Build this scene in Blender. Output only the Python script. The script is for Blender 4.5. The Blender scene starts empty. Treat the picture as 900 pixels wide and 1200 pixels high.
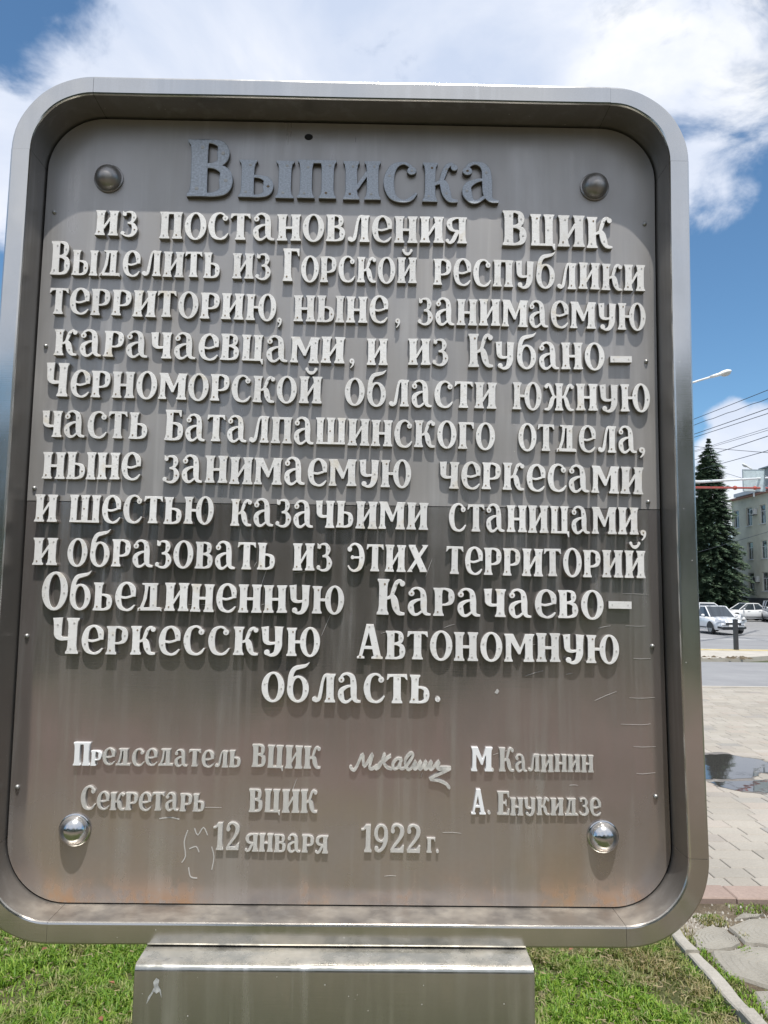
import bpy, bmesh, math, random
from math import sin, cos, pi, radians as R, sqrt
from mathutils import Vector, Matrix
from mathutils import noise as mnoise
from mathutils.geometry import delaunay_2d_cdt
rnd = random.Random(7)
S = bpy.context.scene
col = S.collection
# ------------------------------------------------------------------ camera
cd = bpy.data.cameras.new("camera"); cam = bpy.data.objects.new("camera", cd); col.objects.link(cam)
r_ = Vector((0.99984357, -0.01230877, 0.01270145)); u_ = Vector((-0.01389245, -0.1020736, 0.99467984)); f_ = Vector((0.01094681, 0.9947007, 0.10222863))
cam.matrix_world = Matrix(((r_.x, u_.x, -f_.x, 0.06933), (r_.y, u_.y, -f_.y, -1.7), (r_.z, u_.z, -f_.z, 1.6), (0, 0, 0, 1)))
cd.sensor_fit = 'VERTICAL'; cd.sensor_height = 36; cd.sensor_width = 27; cd.lens = 893.44/1200*36
cd.clip_start = .02; cd.clip_end = 3000
S.camera = cam
S.view_settings.view_transform = 'Standard'; S.view_settings.look = 'None'; S.view_settings.exposure = .14; S.view_settings.gamma = 1
# ------------------------------------------------------------------ sun and sky
SUN = Vector((-.13, 1, -2.71)).normalized()
elev = math.asin(-SUN.z)
sl = bpy.data.lights.new("sun", 'SUN'); sl.energy = 4.2; sl.angle = R(.53); sl.color = (1, .96, .9)
so = bpy.data.objects.new("sun", sl); col.objects.link(so); so.rotation_euler = SUN.to_track_quat('-Z', 'Y').to_euler(); so.location = (2, -8, 20)
W = bpy.data.worlds.new("World"); S.world = W; W.use_nodes = True
class NT:
    def __init__(s, nt): s.t = nt; nt.nodes.clear()
    def n(s, typ, **kw):
        x = s.t.nodes.new(typ)
        for k, v in kw.items():
            if k.startswith('_'): setattr(x, k[1:], v)
            else:
                key = int(k[1:]) if k[0] == 'i' and k[1:].isdigit() else k.replace('__', ' ')
                if isinstance(v, bpy.types.NodeSocket): s.t.links.new(v, x.inputs[key])
                else: x.inputs[key].default_value = v
        return x
    def m(s, op, a, b=0., c=None, cl=False):
        kw = dict(_operation=op, i0=a, i1=b, _use_clamp=cl)
        if c is not None: kw['i2'] = c
        return s.n('ShaderNodeMath', **kw).outputs[0]
    def noise(s, vec, scale, detail=4, rough=.5, sc=None, dist=0):
        if sc: vec = s.n('ShaderNodeMapping', Vector=vec, Scale=sc).outputs[0]
        return s.n('ShaderNodeTexNoise', Vector=vec, Scale=scale, Detail=detail, Roughness=rough, Distortion=dist).outputs[0]
    def ramp(s, fac, stops, interp='LINEAR'):
        x = s.n('ShaderNodeValToRGB', Fac=fac); e = x.color_ramp.elements; x.color_ramp.interpolation = interp
        while len(e) < len(stops): e.new(.5)
        for i, (p, c) in enumerate(stops):
            e[i].position = p
            e[i].color = (c, c, c, 1) if isinstance(c, (int, float)) else (*c, 1)
        return x.outputs[0]
    def mix(s, fac, a, b, bt='MIX'):
        x = s.n('ShaderNodeMix', _data_type='RGBA', _blend_type=bt)
        for k, v in ((0, fac), (6, a), (7, b)):
            if isinstance(v, bpy.types.NodeSocket): s.t.links.new(v, x.inputs[k])
            elif k == 0: x.inputs[0].default_value = v
            else: x.inputs[k].default_value = (*v, 1) if len(v) == 3 else v
        return x.outputs[2]
w = NT(W.node_tree)
sky = w.n('ShaderNodeTexSky', _sky_type='NISHITA', _sun_disc=False, _sun_elevation=elev, _sun_rotation=R(177), _altitude=550., _air_density=1.0, _dust_density=.6, _ozone_density=1.6)
tc = w.n('ShaderNodeTexCoord').outputs['Generated']
big = w.noise(tc, 2.1, 7, .56, sc=(1, 1, 1.9), dist=.25)
def blob(d, rad, amt):
    v = Vector(d).normalized()
    dt = w.n('ShaderNodeVectorMath', _operation='DOT_PRODUCT', i0=tc, i1=v).outputs['Value']
    return w.m('MULTIPLY', w.n('ShaderNodeMapRange', Value=dt, i1=cos(R(rad)), i2=cos(R(rad*.25)), i3=0., i4=1., _clamp=True, _interpolation_type='SMOOTHSTEP').outputs[0], amt)
def pxdir(x, y): return f_ + r_*((x-450)/893.44) - u_*((y-600)/893.44)
fine_ = w.noise(tc, 9., 6, .6, sc=(1, 1, 1.5), dist=.4)
v = w.m('ADD', big, w.m('MULTIPLY', w.m('SUBTRACT', fine_, .5), .62))
# large cloud bank seen above the board, the blue gaps beside it and the clouds low over the street
v = w.m('ADD', v, blob((0, -.6, 1), 68, .44)); v = w.m('ADD', v, blob((.1, .2, 1), 50, .12))  # first blob: unseen cloud bank behind the viewer, added to whiten the steel
for (x, y, rad, amt) in ((400, -60, 28, .34), (850, 40, 12, .04), (60, 170, 10, .34), (822, 235, 4.4, .27), (845, 215, 2.5, -.12), (880, 290, 5, -.10), (45, 10, 6.5, -.34), (875, 60, 9, .06), (868, 400, 8, -.30), (700, 420, 20, -.1), (838, 465, 2.4, .30), (875, 515, 3.6, .34), (900, 560, 7, .30), (850, 345, 1.3, .14), (860, 262, 3, .07), (905, 120, 7, .05), (640, 30, 8, -.03)):
    v = w.m('ADD', v, blob(pxdir(x, y), rad, amt))
mask = w.n('ShaderNodeMapRange', Value=v, i1=.52, i2=.735, i3=0., i4=1., _clamp=True, _interpolation_type='SMOOTHSTEP').outputs[0]
shade = w.noise(tc, 3.3, 6, .55, sc=(1, 1, 1.6), dist=.3)
ccol = w.ramp(shade, [(.36, (.58, .66, .82)), (.52, (.74, .79, .90)), (.68, (1.0, 1.0, 1.0))])
ccol = w.mix(1., ccol, (8.6, 8.6, 8.6), 'MULTIPLY')
skyc = w.mix(1., sky.outputs[0], (.78, 1.04, 1.13), 'MULTIPLY')
w.t.links.new(w.n('ShaderNodeBackground', Color=w.mix(w.m('MULTIPLY', mask, .95), skyc, ccol), Strength=.12).outputs[0], w.n('ShaderNodeOutputWorld').inputs[0])
# ------------------------------------------------------------------ helpers
def tag(o, label=None, cat=None, group=None, kind=None):
    for k, x in (('label', label), ('category', cat), ('group', group), ('kind', kind)):
        if x: o[k] = x
    return o
def link(o, parent=None):
    col.objects.link(o)
    if parent: o.parent = parent
    return o
def empty(name, loc=(0, 0, 0), rz=0):
    o = bpy.data.objects.new(name, None); o.location = loc; o.rotation_euler = (0, 0, rz); o.empty_display_size = .2
    return link(o)
class MB:
    def __init__(s): s.v = []; s.f = []; s.mi = []
    def add(s, vs, fs, mi=0):
        b = len(s.v); s.v += [tuple(x) for x in vs]; s.f += [tuple(b+i for i in f) for f in fs]; s.mi += [mi]*len(fs)
    def box(s, x0, x1, y0, y1, z0, z1, mi=0, M=None):
        vs = [(x, y, z) for z in (z0, z1) for y in (y0, y1) for x in (x0, x1)]
        if M: vs = [M @ Vector(a) for a in vs]
        s.add(vs, [(0, 2, 3, 1), (4, 5, 7, 6), (0, 1, 5, 4), (2, 6, 7, 3), (0, 4, 6, 2), (1, 3, 7, 5)], mi)
    def tube(s, pts, rad, n=8, mi=0, cap=True):
        pts = [Vector(p) for p in pts]; rs = rad if isinstance(rad, (list, tuple)) else [rad]*len(pts); rings = []
        for i, p in enumerate(pts):
            t = (pts[min(i+1, len(pts)-1)]-pts[max(i-1, 0)]).normalized()
            a = t.cross(Vector((0, 0, 1)) if abs(t.z) < .9 else Vector((1, 0, 0))).normalized(); b = t.cross(a)
            rings.append([p+(a*cos(2*pi*k/n)+b*sin(2*pi*k/n))*rs[i] for k in range(n)])
        s.loft(rings, mi, cap)
    def loft(s, rings, mi=0, cap=True, closed=True):
        n = len(rings[0]); fs = []
        for i in range(len(rings)-1):
            for k in range(n if closed else n-1):
                fs.append((i*n+k, i*n+(k+1) % n, (i+1)*n+(k+1) % n, (i+1)*n+k))
        if cap and closed: fs += [tuple(range(n))[::-1], tuple((len(rings)-1)*n+k for k in range(n))]
        s.add([p for q in rings for p in q], fs, mi)
    def prism(s, poly, z0, z1, mi=0, bottom=False):
        n = len(poly); z0f = z0 if callable(z0) else (lambda x, y: z0); z1f = z1 if callable(z1) else (lambda x, y: z1)
        s.add([(x, y, z0f(x, y)) for x, y in poly]+[(x, y, z1f(x, y)) for x, y in poly], [tuple(range(n, 2*n))]+[(k, (k+1) % n, n+(k+1) % n, n+k) for k in range(n)]+([tuple(range(n))[::-1]] if bottom else []), mi)
    def ball(s, c, rx, ry=None, rz=None, mi=0, nu=16, nv=10):
        ry = ry or rx; rz = rz or rx
        s.loft([[(c[0]+rx*cos(2*pi*k/nu)*sin(a), c[1]+ry*sin(2*pi*k/nu)*sin(a), c[2]-rz*cos(a)) for k in range(nu)] for a in [pi*(.001+.998*i/nv) for i in range(nv+1)]], mi, False)
    def mesh(s, name, mats, smooth=False, ang=None, fix=True):
        m = bpy.data.meshes.new(name); m.from_pydata([tuple(p) for p in s.v], [], s.f)
        for a in mats if isinstance(mats, (list, tuple)) else [mats]: m.materials.append(a)
        m.polygons.foreach_set('material_index', s.mi)
        if fix:
            b = bmesh.new(); b.from_mesh(m); bmesh.ops.recalc_face_normals(b, faces=b.faces); b.to_mesh(m); b.free()
        if smooth or ang:
            m.polygons.foreach_set('use_smooth', [True]*len(m.polygons))
            if ang: m.set_sharp_from_angle(angle=R(ang))
        m.update(); return m
    def build(s, name, mats, parent=None, **kw):
        return link(bpy.data.objects.new(name, s.mesh(name, mats, **kw)), parent)
# ------------------------------------------------------------------ materials
def newmat(name):
    m = bpy.data.materials.new(name); m.use_nodes = True; t = NT(m.node_tree)
    b = t.n('ShaderNodeBsdfPrincipled'); o = t.n('ShaderNodeOutputMaterial'); t.t.links.new(b.outputs[0], o.inputs[0])
    return m, t, b
def setb(t, b, **kw):
    for k, v_ in kw.items():
        k = k.replace('_', ' ')
        if isinstance(v_, bpy.types.NodeSocket): t.t.links.new(v_, b.inputs[k])
        else: b.inputs[k].default_value = (*v_, 1) if isinstance(v_, tuple) and len(v_) == 3 and k != 'Normal' else v_
def bump(t, h, strength, dist=.01, nrm=None):
    kw = dict(Height=h, Strength=strength, Distance=dist)
    if nrm: kw['Normal'] = nrm
    return t.n('ShaderNodeBump', **kw).outputs[0]
def plain(name, c, rough=.6, metal=0., var=.12, vs=6., bs=0., grain=60., coat=0., spec=.5):
    m, t, b = newmat(name); p = t.n('ShaderNodeTexCoord').outputs['Object']
    nz = t.noise(p, vs, 5, .6)
    f = t.ramp(nz, [(.3, 1-var*1.5), (.7, 1+var)])
    setb(t, b, Base_Color=t.mix(1., c, f, 'MULTIPLY'), Roughness=rough, Metallic=metal, Coat_Weight=coat)
    b.inputs['Specular IOR Level'].default_value = spec
    if bs: setb(t, b, Normal=bump(t, t.noise(p, grain, 3, .6), bs, .004))
    return m
def steel(name, tint=(.62, .61, .60), rough=.3, dirt=.25, dirtc=(.30, .285, .27), plate=False, streak=1., aniso=0., wav=.25):
    m, t, b = newmat(name); p = t.n('ShaderNodeTexCoord').outputs['Object']
    st = t.noise(p, 1., 5, .62, sc=(26, 26, 1.1), dist=.35)          # vertical water runs
    gate = t.ramp(t.noise(p, 1., 4, .6, sc=(5, 5, 2.3)), [(.36, .0), (.62, 1.)]); st = t.m('ADD', .5, t.m('MULTIPLY', t.m('SUBTRACT', st, .5), t.m('ADD', .25, gate)))
    fine = t.noise(p, 1., 3, .6, sc=(9, 9, 420))           # horizontal brushing
    blot = t.noise(p, 4.5, 6, .6)
    r = t.m('ADD', rough, t.m('MULTIPLY', t.m('SUBTRACT', st, .5), .22*streak)); r = t.m('ADD', r, t.m('MULTIPLY', t.m('SUBTRACT', blot, .5), .25), cl=True)
    c = t.mix(t.m('MULTIPLY', t.ramp(blot, [(.38, 0.), (.7, 1.)]), .35), tint, tuple(x*.72 for x in tint))
    c = t.mix(t.m('MULTIPLY', t.ramp(st, [(.5, 0.), (.72, 1.)]), .25*streak), c, (.78, .78, .77))
    d = t.m('MULTIPLY', t.ramp(t.noise(p, 2.2, 6, .65, sc=(3, 3, .8)), [(.3, .55), (.72, 1.)]), dirt)
    vo = t.n('ShaderNodeTexVoronoi', Vector=p, Scale=55., Randomness=1.)
    spk = t.m('MULTIPLY', t.m('LESS_THAN', vo.outputs['Distance'], t.m('MULTIPLY', t.n('ShaderNodeSeparateColor', Color=vo.outputs['Color']).outputs[0], .075)), t.m('GREATER_THAN', t.n('ShaderNodeSeparateColor', Color=vo.outputs['Color']).outputs[1], .55))
    dc = t.mix(st, dirtc, tuple(x*.8 for x in dirtc))
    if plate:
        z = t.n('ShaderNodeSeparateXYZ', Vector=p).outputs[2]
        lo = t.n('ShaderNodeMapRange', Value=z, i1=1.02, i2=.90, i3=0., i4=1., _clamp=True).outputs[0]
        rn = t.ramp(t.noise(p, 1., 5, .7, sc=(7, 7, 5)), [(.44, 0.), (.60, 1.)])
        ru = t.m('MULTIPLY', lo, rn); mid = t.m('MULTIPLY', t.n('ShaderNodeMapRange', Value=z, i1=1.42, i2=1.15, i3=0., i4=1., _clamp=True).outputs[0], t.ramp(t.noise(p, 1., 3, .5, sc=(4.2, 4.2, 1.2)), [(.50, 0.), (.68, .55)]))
        foot_glow = t.m('MULTIPLY', t.n('ShaderNodeMapRange', Value=z, i1=1.38, i2=.92, i3=0., i4=1., _clamp=True, _interpolation_type='SMOOTHSTEP').outputs[0], t.ramp(blot, [(.3, .22), (.7, .55)])); dc = t.mix(foot_glow, dc, (.37, .33, .27)); d = t.m('MAXIMUM', d, foot_glow)  # glow off the frame's bottom wall, painted as paler colour toward the sheet foot
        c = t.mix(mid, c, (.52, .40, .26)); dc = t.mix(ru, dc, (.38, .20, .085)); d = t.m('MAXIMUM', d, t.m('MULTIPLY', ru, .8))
    dc = t.mix(spk, dc, (.62, .61, .57)); d = t.m('MAXIMUM', d, t.m('MULTIPLY', spk, .85))
    up = t.n('ShaderNodeMapRange', Value=t.n('ShaderNodeSeparateXYZ', Vector=t.n('ShaderNodeNewGeometry').outputs['Normal']).outputs[2], i1=.35, i2=.95, i3=0., i4=1., _clamp=True).outputs[0]
    du = t.m('MULTIPLY', up, t.ramp(t.noise(p, 9., 5, .65), [(.35, .18), (.65, .62)])); dc = t.mix(t.m('MULTIPLY', up, .9), dc, (.50, .45, .37)); d = t.m('MAXIMUM', d, du)
    mt = t.m('SUBTRACT', 1., d)
    wv = t.noise(p, 1., 2, .4, sc=(2.4, 2.4, 1.7))
    n1 = bump(t, wv, wav, .02); n2 = bump(t, t.m('ADD', t.m('MULTIPLY', fine, .5), t.m('MULTIPLY', st, .5)), .12, .001, n1)
    setb(t, b, Base_Color=t.mix(d, c, dc), Metallic=mt, Roughness=t.m('ADD', r, t.m('MULTIPLY', d, .25)), Normal=n2)
    if aniso:
        tg = t.n('ShaderNodeTangent', _direction_type='RADIAL', _axis='Z'); b.inputs['Anisotropic'].default_value = aniso
        t.t.links.new(tg.outputs[0], b.inputs['Tangent'])
    return m
M_frame = steel('brushed_steel_frame', (.62, .605, .575), .16, .06, wav=1.)
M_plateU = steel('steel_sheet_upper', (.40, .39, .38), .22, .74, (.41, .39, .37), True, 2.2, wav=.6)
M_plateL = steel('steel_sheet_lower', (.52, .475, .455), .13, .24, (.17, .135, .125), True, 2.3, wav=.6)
M_inner = steel('grimy_inner_steel', (.30, .285, .27), .28, .35, (.07, .06, .05), wav=.35)
M_ped = steel('pedestal_steel', (.44, .44, .405), .17, .16, (.24, .235, .20), False, 2.2, wav=.4)
M_bolt = steel('polished_bolt', (.62, .62, .62), .12, .03, wav=0.)
M_boltd = steel('tarnished_bolt', (.36, .34, .325), .27, .3, (.10, .09, .08), wav=0.)
M_rivet = plain('zinc_rivet', (.42, .42, .41), .4, .7)
M_white = plain('worn_white_paint', (.83, .82, .795), .42, .0, .07, 35., .35, 260.)
def paint():
    m, t, b = newmat('worn_white_paint'); g_ = t.n('ShaderNodeNewGeometry').outputs['Position']; r_o = t.n('ShaderNodeObjectInfo').outputs['Random']
    n1 = t.noise(g_, 90, 5, .65); n2 = t.noise(g_, 320, 3, .6); n3 = t.noise(g_, 38, 4, .6)
    c = t.mix(1., (.85, .845, .83), t.ramp(r_o, [(0, .86), (.5, .95), (1, 1.)]), 'MULTIPLY')
    c = t.mix(t.m('MULTIPLY', t.ramp(n3, [(.52, 0.), (.70, 1.)]), .32), c, (.52, .49, .42))       # grime
    c = t.mix(t.m('MULTIPLY', t.ramp(n1, [(.635, 0.), (.665, 1.)]), .6), c, (.38, .37, .35))        # chips
    c = t.mix(t.m('MULTIPLY', t.ramp(t.noise(g_, 17, 3, .6), [(.62, 0.), (.72, 1.)]), .3), c, (.62, .50, .28))
    setb(t, b, Base_Color=c, Roughness=t.ramp(n3, [(.3, .34), (.7, .6)]), Normal=bump(t, t.m('ADD', n2, n1), .5, .0012)); return m
M_white = paint()
M_bright = plain('fresh_white_paint', (.84, .85, .86), .4, .0, .03, 30.)
M_small = plain('weathered_cast_aluminium', (.70, .68, .64), .42, .3, .25, 60., .5, 300.)
M_lead = plain('bare_lead_grey_metal', (.46, .49, .53), .35, .35, .2, 30., .25, 300.)
M_dside = plain('dark_letter_edge', (.10, .088, .075), .5, .2, .3, 40.)
M_side = plain('bare_cast_edge', (.24, .225, .20), .5, .3, .2, 40.)
M_dot = plain('letter_rivet', (.50, .49, .47), .5, .2)
M_dotb = plain('rusty_letter_rivet', (.22, .16, .10), .6, .2)
M_gap = plain('dark_gap', (.012, .012, .012), .9)
# ------------------------------------------------------------------ memorial board
HW, HH, T_, DEP, CZ, RO = 1.597/2, 1.956/2, .0457, .0925, 1.826, .185
def warp(x, z):
    q = (z-CZ)/HH
    if x > 0: x += .0048*(2*q*q-1.1)*min(1, (x/.75)**2)
    else: x += .0016*(2*q*q-1)*min(1, (x/.75)**2)
    return x, z
def outline(seg, n=18):   # seg 0..7: positions with outward normal along outer curve
    a, h = HW-RO, HH-RO
    if seg % 2 == 0:
        k = seg//2; p, q = [((-a, HH), (a, HH)), ((HW, h), (HW, -h)), ((a, -HH), (-a, -HH)), ((-HW, -h), (-HW, h))][k]
        nn = [(0, 1), (1, 0), (0, -1), (-1, 0)][k]
        return [((p[0]+(q[0]-p[0])*i/n, p[1]+(q[1]-p[1])*i/n), nn) for i in range(n+1)]
    k = seg//2; c = [(a, h), (a, -h), (-a, -h), (-a, h)][k]; a0 = pi/2-k*pi/2
    return [((c[0]+RO*cos(a0-i*pi/2/n), c[1]+RO*sin(a0-i*pi/2/n)), (cos(a0-i*pi/2/n), sin(a0-i*pi/2/n))) for i in range(n+1)]
board = empty('memorial_board', (0, 0, 0))
tag(board, 'stainless steel memorial board with raised Cyrillic text standing on a steel pedestal', 'memorial board')
prof = [(T_, DEP+.045), (T_, .0045), (T_-.0016, .0012), (T_-.005, 0), (.005, 0), (.0016, .0012), (0, .0045), (0, DEP+.012)]
prof = [(T_-s_, y) if False else (s_, y) for s_, y in prof]
meshes = {}
for seg in range(8):
    m = MB(); pts = outline(seg); rings = []
    n = len(pts)-1; e = .0004
    for i, (p, nn) in enumerate(pts):
        tx, tz = nn[1], -nn[0]
        sh = e if i == 0 else (-e if i == n else 0)
        ring = []
        off = .0005*sin(i*.9+seg*2)+(.0006 if seg % 2 else 0)
        for s_, y in prof:
            x, z = p[0]-nn[0]*(T_-s_)+tx*sh, p[1]-nn[1]*(T_-s_)+tz*sh+CZ
            x, z = warp(x, z); ring.append((x, y+(off if y < .05 else 0), z))
        rings.append(ring)
    m.loft(rings)
    for fi in range(len(prof)*n):
        if fi % len(prof) == 6: m.mi[fi] = 1
    m.build('frame_corner' if seg % 2 else 'frame_rail', [M_frame, M_inner], board, ang=13)
# weld backing just under the seams, and closed back
m = MB(); rings = []
allp = [q for seg in range(8) for q in outline(seg)[:-1]]
for s_, y in ((.004, DEP+.004), (T_-.004, .006)): pass
for p, nn in allp:
    ring = []
    for s_, y in ((.0022, DEP+.01), (.0022, .005), (.006, .0022), (T_-.006, .0022), (T_-.0022, .005), (T_-.0022, DEP+.04)):
        x, z = warp(p[0]-nn[0]*(T_-s_), p[1]-nn[1]*(T_-s_)+CZ); ring.append((x, y, z))
    rings.append(ring)
rings.append(rings[0]); m.loft(rings, 0, False); m.build('weld_backing', M_gap, board)
def rr(inset, n=14):
    return [warp(p[0]-nn[0]*(T_+inset), p[1]-nn[1]*(T_+inset)+CZ) for seg in range(8) for p, nn in outline(seg, n)[:-1]]
m = MB(); o_ = [warp(p[0]-nn[0]*.002, p[1]-nn[1]*.002+CZ) for p, nn in allp]
m.add([(x, DEP+.044, z) for x, z in o_]+[(x, DEP+.047, z) for x, z in o_], [tuple(range(len(o_))), tuple(range(len(o_), 2*len(o_)))[::-1]]+[(k, (k+1) % len(o_), len(o_)+(k+1) % len(o_), len(o_)+k) for k in range(len(o_))])
m.build('back_cover', M_ped, board)
m = MB(); o_ = rr(-.003); m.add([(x, DEP+.0085, z) for x, z in o_], [tuple(range(len(o_)))]); m.build('dark_backing', M_gap, board)
def clip(poly, zc, up):
    out = []
    for i in range(len(poly)):
        a, b = poly[i], poly[(i+1) % len(poly)]; ia = (a[1] >= zc) == up; ib = (b[1] >= zc) == up
        if ia: out.append(a)
        if ia != ib: f = (zc-a[1])/(b[1]-a[1]); out.append((a[0]+(b[0]-a[0])*f, zc))
    return out
SEAM = 1.799
full = rr(.0035)
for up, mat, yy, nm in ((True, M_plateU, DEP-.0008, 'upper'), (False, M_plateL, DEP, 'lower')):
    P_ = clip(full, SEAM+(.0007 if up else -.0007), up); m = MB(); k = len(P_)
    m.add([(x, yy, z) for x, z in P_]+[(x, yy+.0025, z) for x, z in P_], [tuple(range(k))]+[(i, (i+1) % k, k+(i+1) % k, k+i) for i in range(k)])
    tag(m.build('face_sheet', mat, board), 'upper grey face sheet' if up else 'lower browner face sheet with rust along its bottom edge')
# pedestal: box with rounded top front edge
m = MB(); rad = .014; pr = [(-.075, 0.), (-.075, .844-rad)]+[(-.075+rad-rad*cos(a), .844-rad+rad*sin(a)) for a in [pi/2*i/6 for i in range(1, 7)]]+[(.22, .844), (.235, .83), (.235, 0.)]
rings = []
for x, ins in ((-.405, .006), (-.4035, .0015), (-.402, 0), (.402, 0), (.4035, .0015), (.405, .006)):
    rings.append([(x, (y+ins if y < .1 else y-ins), max(0, z-ins) if z > 0 else 0) for y, z in pr])
m.loft(rings); m.build('pedestal', M_ped, board, ang=28)
m = MB(); m.box(-.39, .39, -.07, .23, 0, .03); 
# a thin dark packing strip between the board and the pedestal
m = MB(); m.box(-.385, .385, .012, DEP+.03, .8442, .8482); m.build('packing_strip', M_gap, board)
m = MB()
for a, b, c, d in ((.182, 1.158, 0, 0),):
    px = -.368; pz = .79
    k = [(0, 0), (.006, .012), (.004, .022), (.010, .030), (.016, .026), (.014, .016), (.020, .006), (.022, -.008), (.017, .004), (.011, .0), (.006, .004), (-.002, -.010), (-.008, -.020), (-.005, -.006)]
    m.add([(px+x, -.0756, pz+z) for x, z in k], [tuple(range(len(k)))])
m.build('paint_mark', plain('white_smear', (.42, .43, .42), .7, 0, .3, 120), board, fix=False)
# bolts
def lathe(m, prof, n=32, mi=0): m.loft([[(r*cos(2*pi*k/n), y, r*sin(2*pi*k/n)) for k in range(n)] for r, y in prof], mi, True)
m = MB(); rb = .0335
lathe(m, [(rb+.002, 0), (rb+.002, -.004), (rb-.0006, -.0055)]+[(max(.0004, rb*.965*cos(a)), -.0055-rb*.80*sin(a)) for a in [pi/2*i/14 for i in range(15)]])
bm1 = m.mesh('dome_bolt', M_bolt, smooth=True, ang=40); bm2 = bm1.copy(); bm2.materials[0] = M_boltd
for x, z, me in ((-.598, 2.598, bm2), (.6, 2.6, bm2), (-.598, 1.055, bm1), (.595, 1.051, bm1)):
    o = link(bpy.data.objects.new('dome_bolt', me), board); o.location = (x, DEP-.001, z)
    tag(o, 'dark tarnished dome bolt' if me is bm2 else 'shiny polished dome bolt')
m = MB(); lathe(m, [(.0052, 0), (.0048, -.003), (.003, -.0052), (.0006, -.006)], 10); me = m.mesh('rivet', M_rivet, smooth=True, ang=50)
for x, z in ((-.727, 2.51), (-.728, 2.173), (-.735, 1.829), (-.732, 1.485), (-.733, 1.147), (.723, 2.507), (.719, 2.159), (.716, 1.817), (.718, 1.479), (.718, 1.14)):
    o = link(bpy.data.objects.new('rivet', me), board); o.location = (x, DEP-.001, z)
m = MB(); lathe(m, [(.0105, 0), (.010, -.0006), (.0095, -.0009)], 14); o = m.build('empty_bolt_hole', M_gap, board); o.location = (-.11, DEP-.001, 2.718); o.scale = (1, 1, .8)
# ------------------------------------------------------------------ glyphs (unit: x-height 1)
def cr(pts, n=6):
    if len(pts) < 3: return [tuple(p) for p in pts]
    out = []
    for i in range(len(pts)-1):
        p0, p1, p2, p3 = pts[max(i-1, 0)], pts[i], pts[i+1], pts[min(i+2, len(pts)-1)]
        for k in range(n):
            t = k/n; out.append(tuple(.5*(2*b+(c-a)*t+(2*a-5*b+4*c-d)*t*t+(3*b-a-3*c+d)*t**3) for a, b, c, d in zip(p0, p1, p2, p3)))
    out.append(tuple(pts[-1])); return out
class G:
    def __init__(s): s.p = []; s.d = []
    def poly(s, *pts):
        a = sum(pts[i][0]*pts[(i+1) % len(pts)][1]-pts[(i+1) % len(pts)][0]*pts[i][1] for i in range(len(pts)))
        if abs(a) < 1e-7: return
        s.p.append(list(pts) if a > 0 else list(pts)[::-1])
    def stem(s, x, w_=.27, y0=0., y1=1., top=1, bot=1, sf=.055, dots=(.14, .86), tl=1, tr=1, bl=1, br=1):
        h = .15*(1 if y1-y0 > .6 else .6); w2 = w_/2
        L = [(x-w2-sf*bot*bl, y0), (x-w2-sf*bot*bl, y0+.045), (x-w2-sf*.3*bot*bl, y0+h*.7), (x-w2, y0+h*1.6), (x-w2, y1-h*1.6), (x-w2-sf*.3*top*tl, y1-h*.7), (x-w2-sf*top*tl, y1-.045), (x-w2-sf*top*tl, y1)]
        Q = [(x+w2+sf*bot*br, y0), (x+w2+sf*bot*br, y0+.045), (x+w2+sf*.3*bot*br, y0+h*.7), (x+w2, y0+h*1.6), (x+w2, y1-h*1.6), (x+w2+sf*.3*top*tr, y1-h*.7), (x+w2+sf*top*tr, y1-.045), (x+w2+sf*top*tr, y1)]
        s.poly(*(L[::-1]+Q)); s.d += [(x+(.04 if i % 2 else -.03), y0+(y1-y0)*q) for i, q in enumerate(dots)]
    def rib(s, pts, n=6, dot=None):      # (x, y, width)
        c = cr([tuple(p) for p in pts], n); E = []
        for i, p in enumerate(c):
            a = c[max(i-1, 0)]; b = c[min(i+1, len(c)-1)]; dx, dy = b[0]-a[0], b[1]-a[1]; l = sqrt(dx*dx+dy*dy) or 1
            E.append(((p[0]-dy/l*p[2]/2, p[1]+dx/l*p[2]/2), (p[0]+dy/l*p[2]/2, p[1]-dx/l*p[2]/2)))
        for (a, b), (c_, d) in zip(E, E[1:]): s.poly(a, b, d); s.poly(a, d, c_)
        if dot is not None: s.d.append(c[int(dot*(len(c)-1))][:2])
    def ball(s, x, y, r, n=12): s.poly(*[(x+r*cos(2*pi*k/n), y+r*sin(2*pi*k/n)) for k in range(n)])
    def ring(s, cx, cy, rx, ry, wx, wy, n=28):
        o = [(cx+rx*cos(2*pi*k/n), cy+ry*sin(2*pi*k/n)) for k in range(n)]; i_ = [(cx+(rx-wx)*cos(2*pi*k/n), cy+(ry-wy)*sin(2*pi*k/n)) for k in range(n)]
        for k in range(n): s.poly(o[k], o[(k+1) % n], i_[(k+1) % n], i_[k])
        s.d += [(cx-rx+wx/2, cy+.1), (cx+rx-wx/2, cy-.05)]
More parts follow.
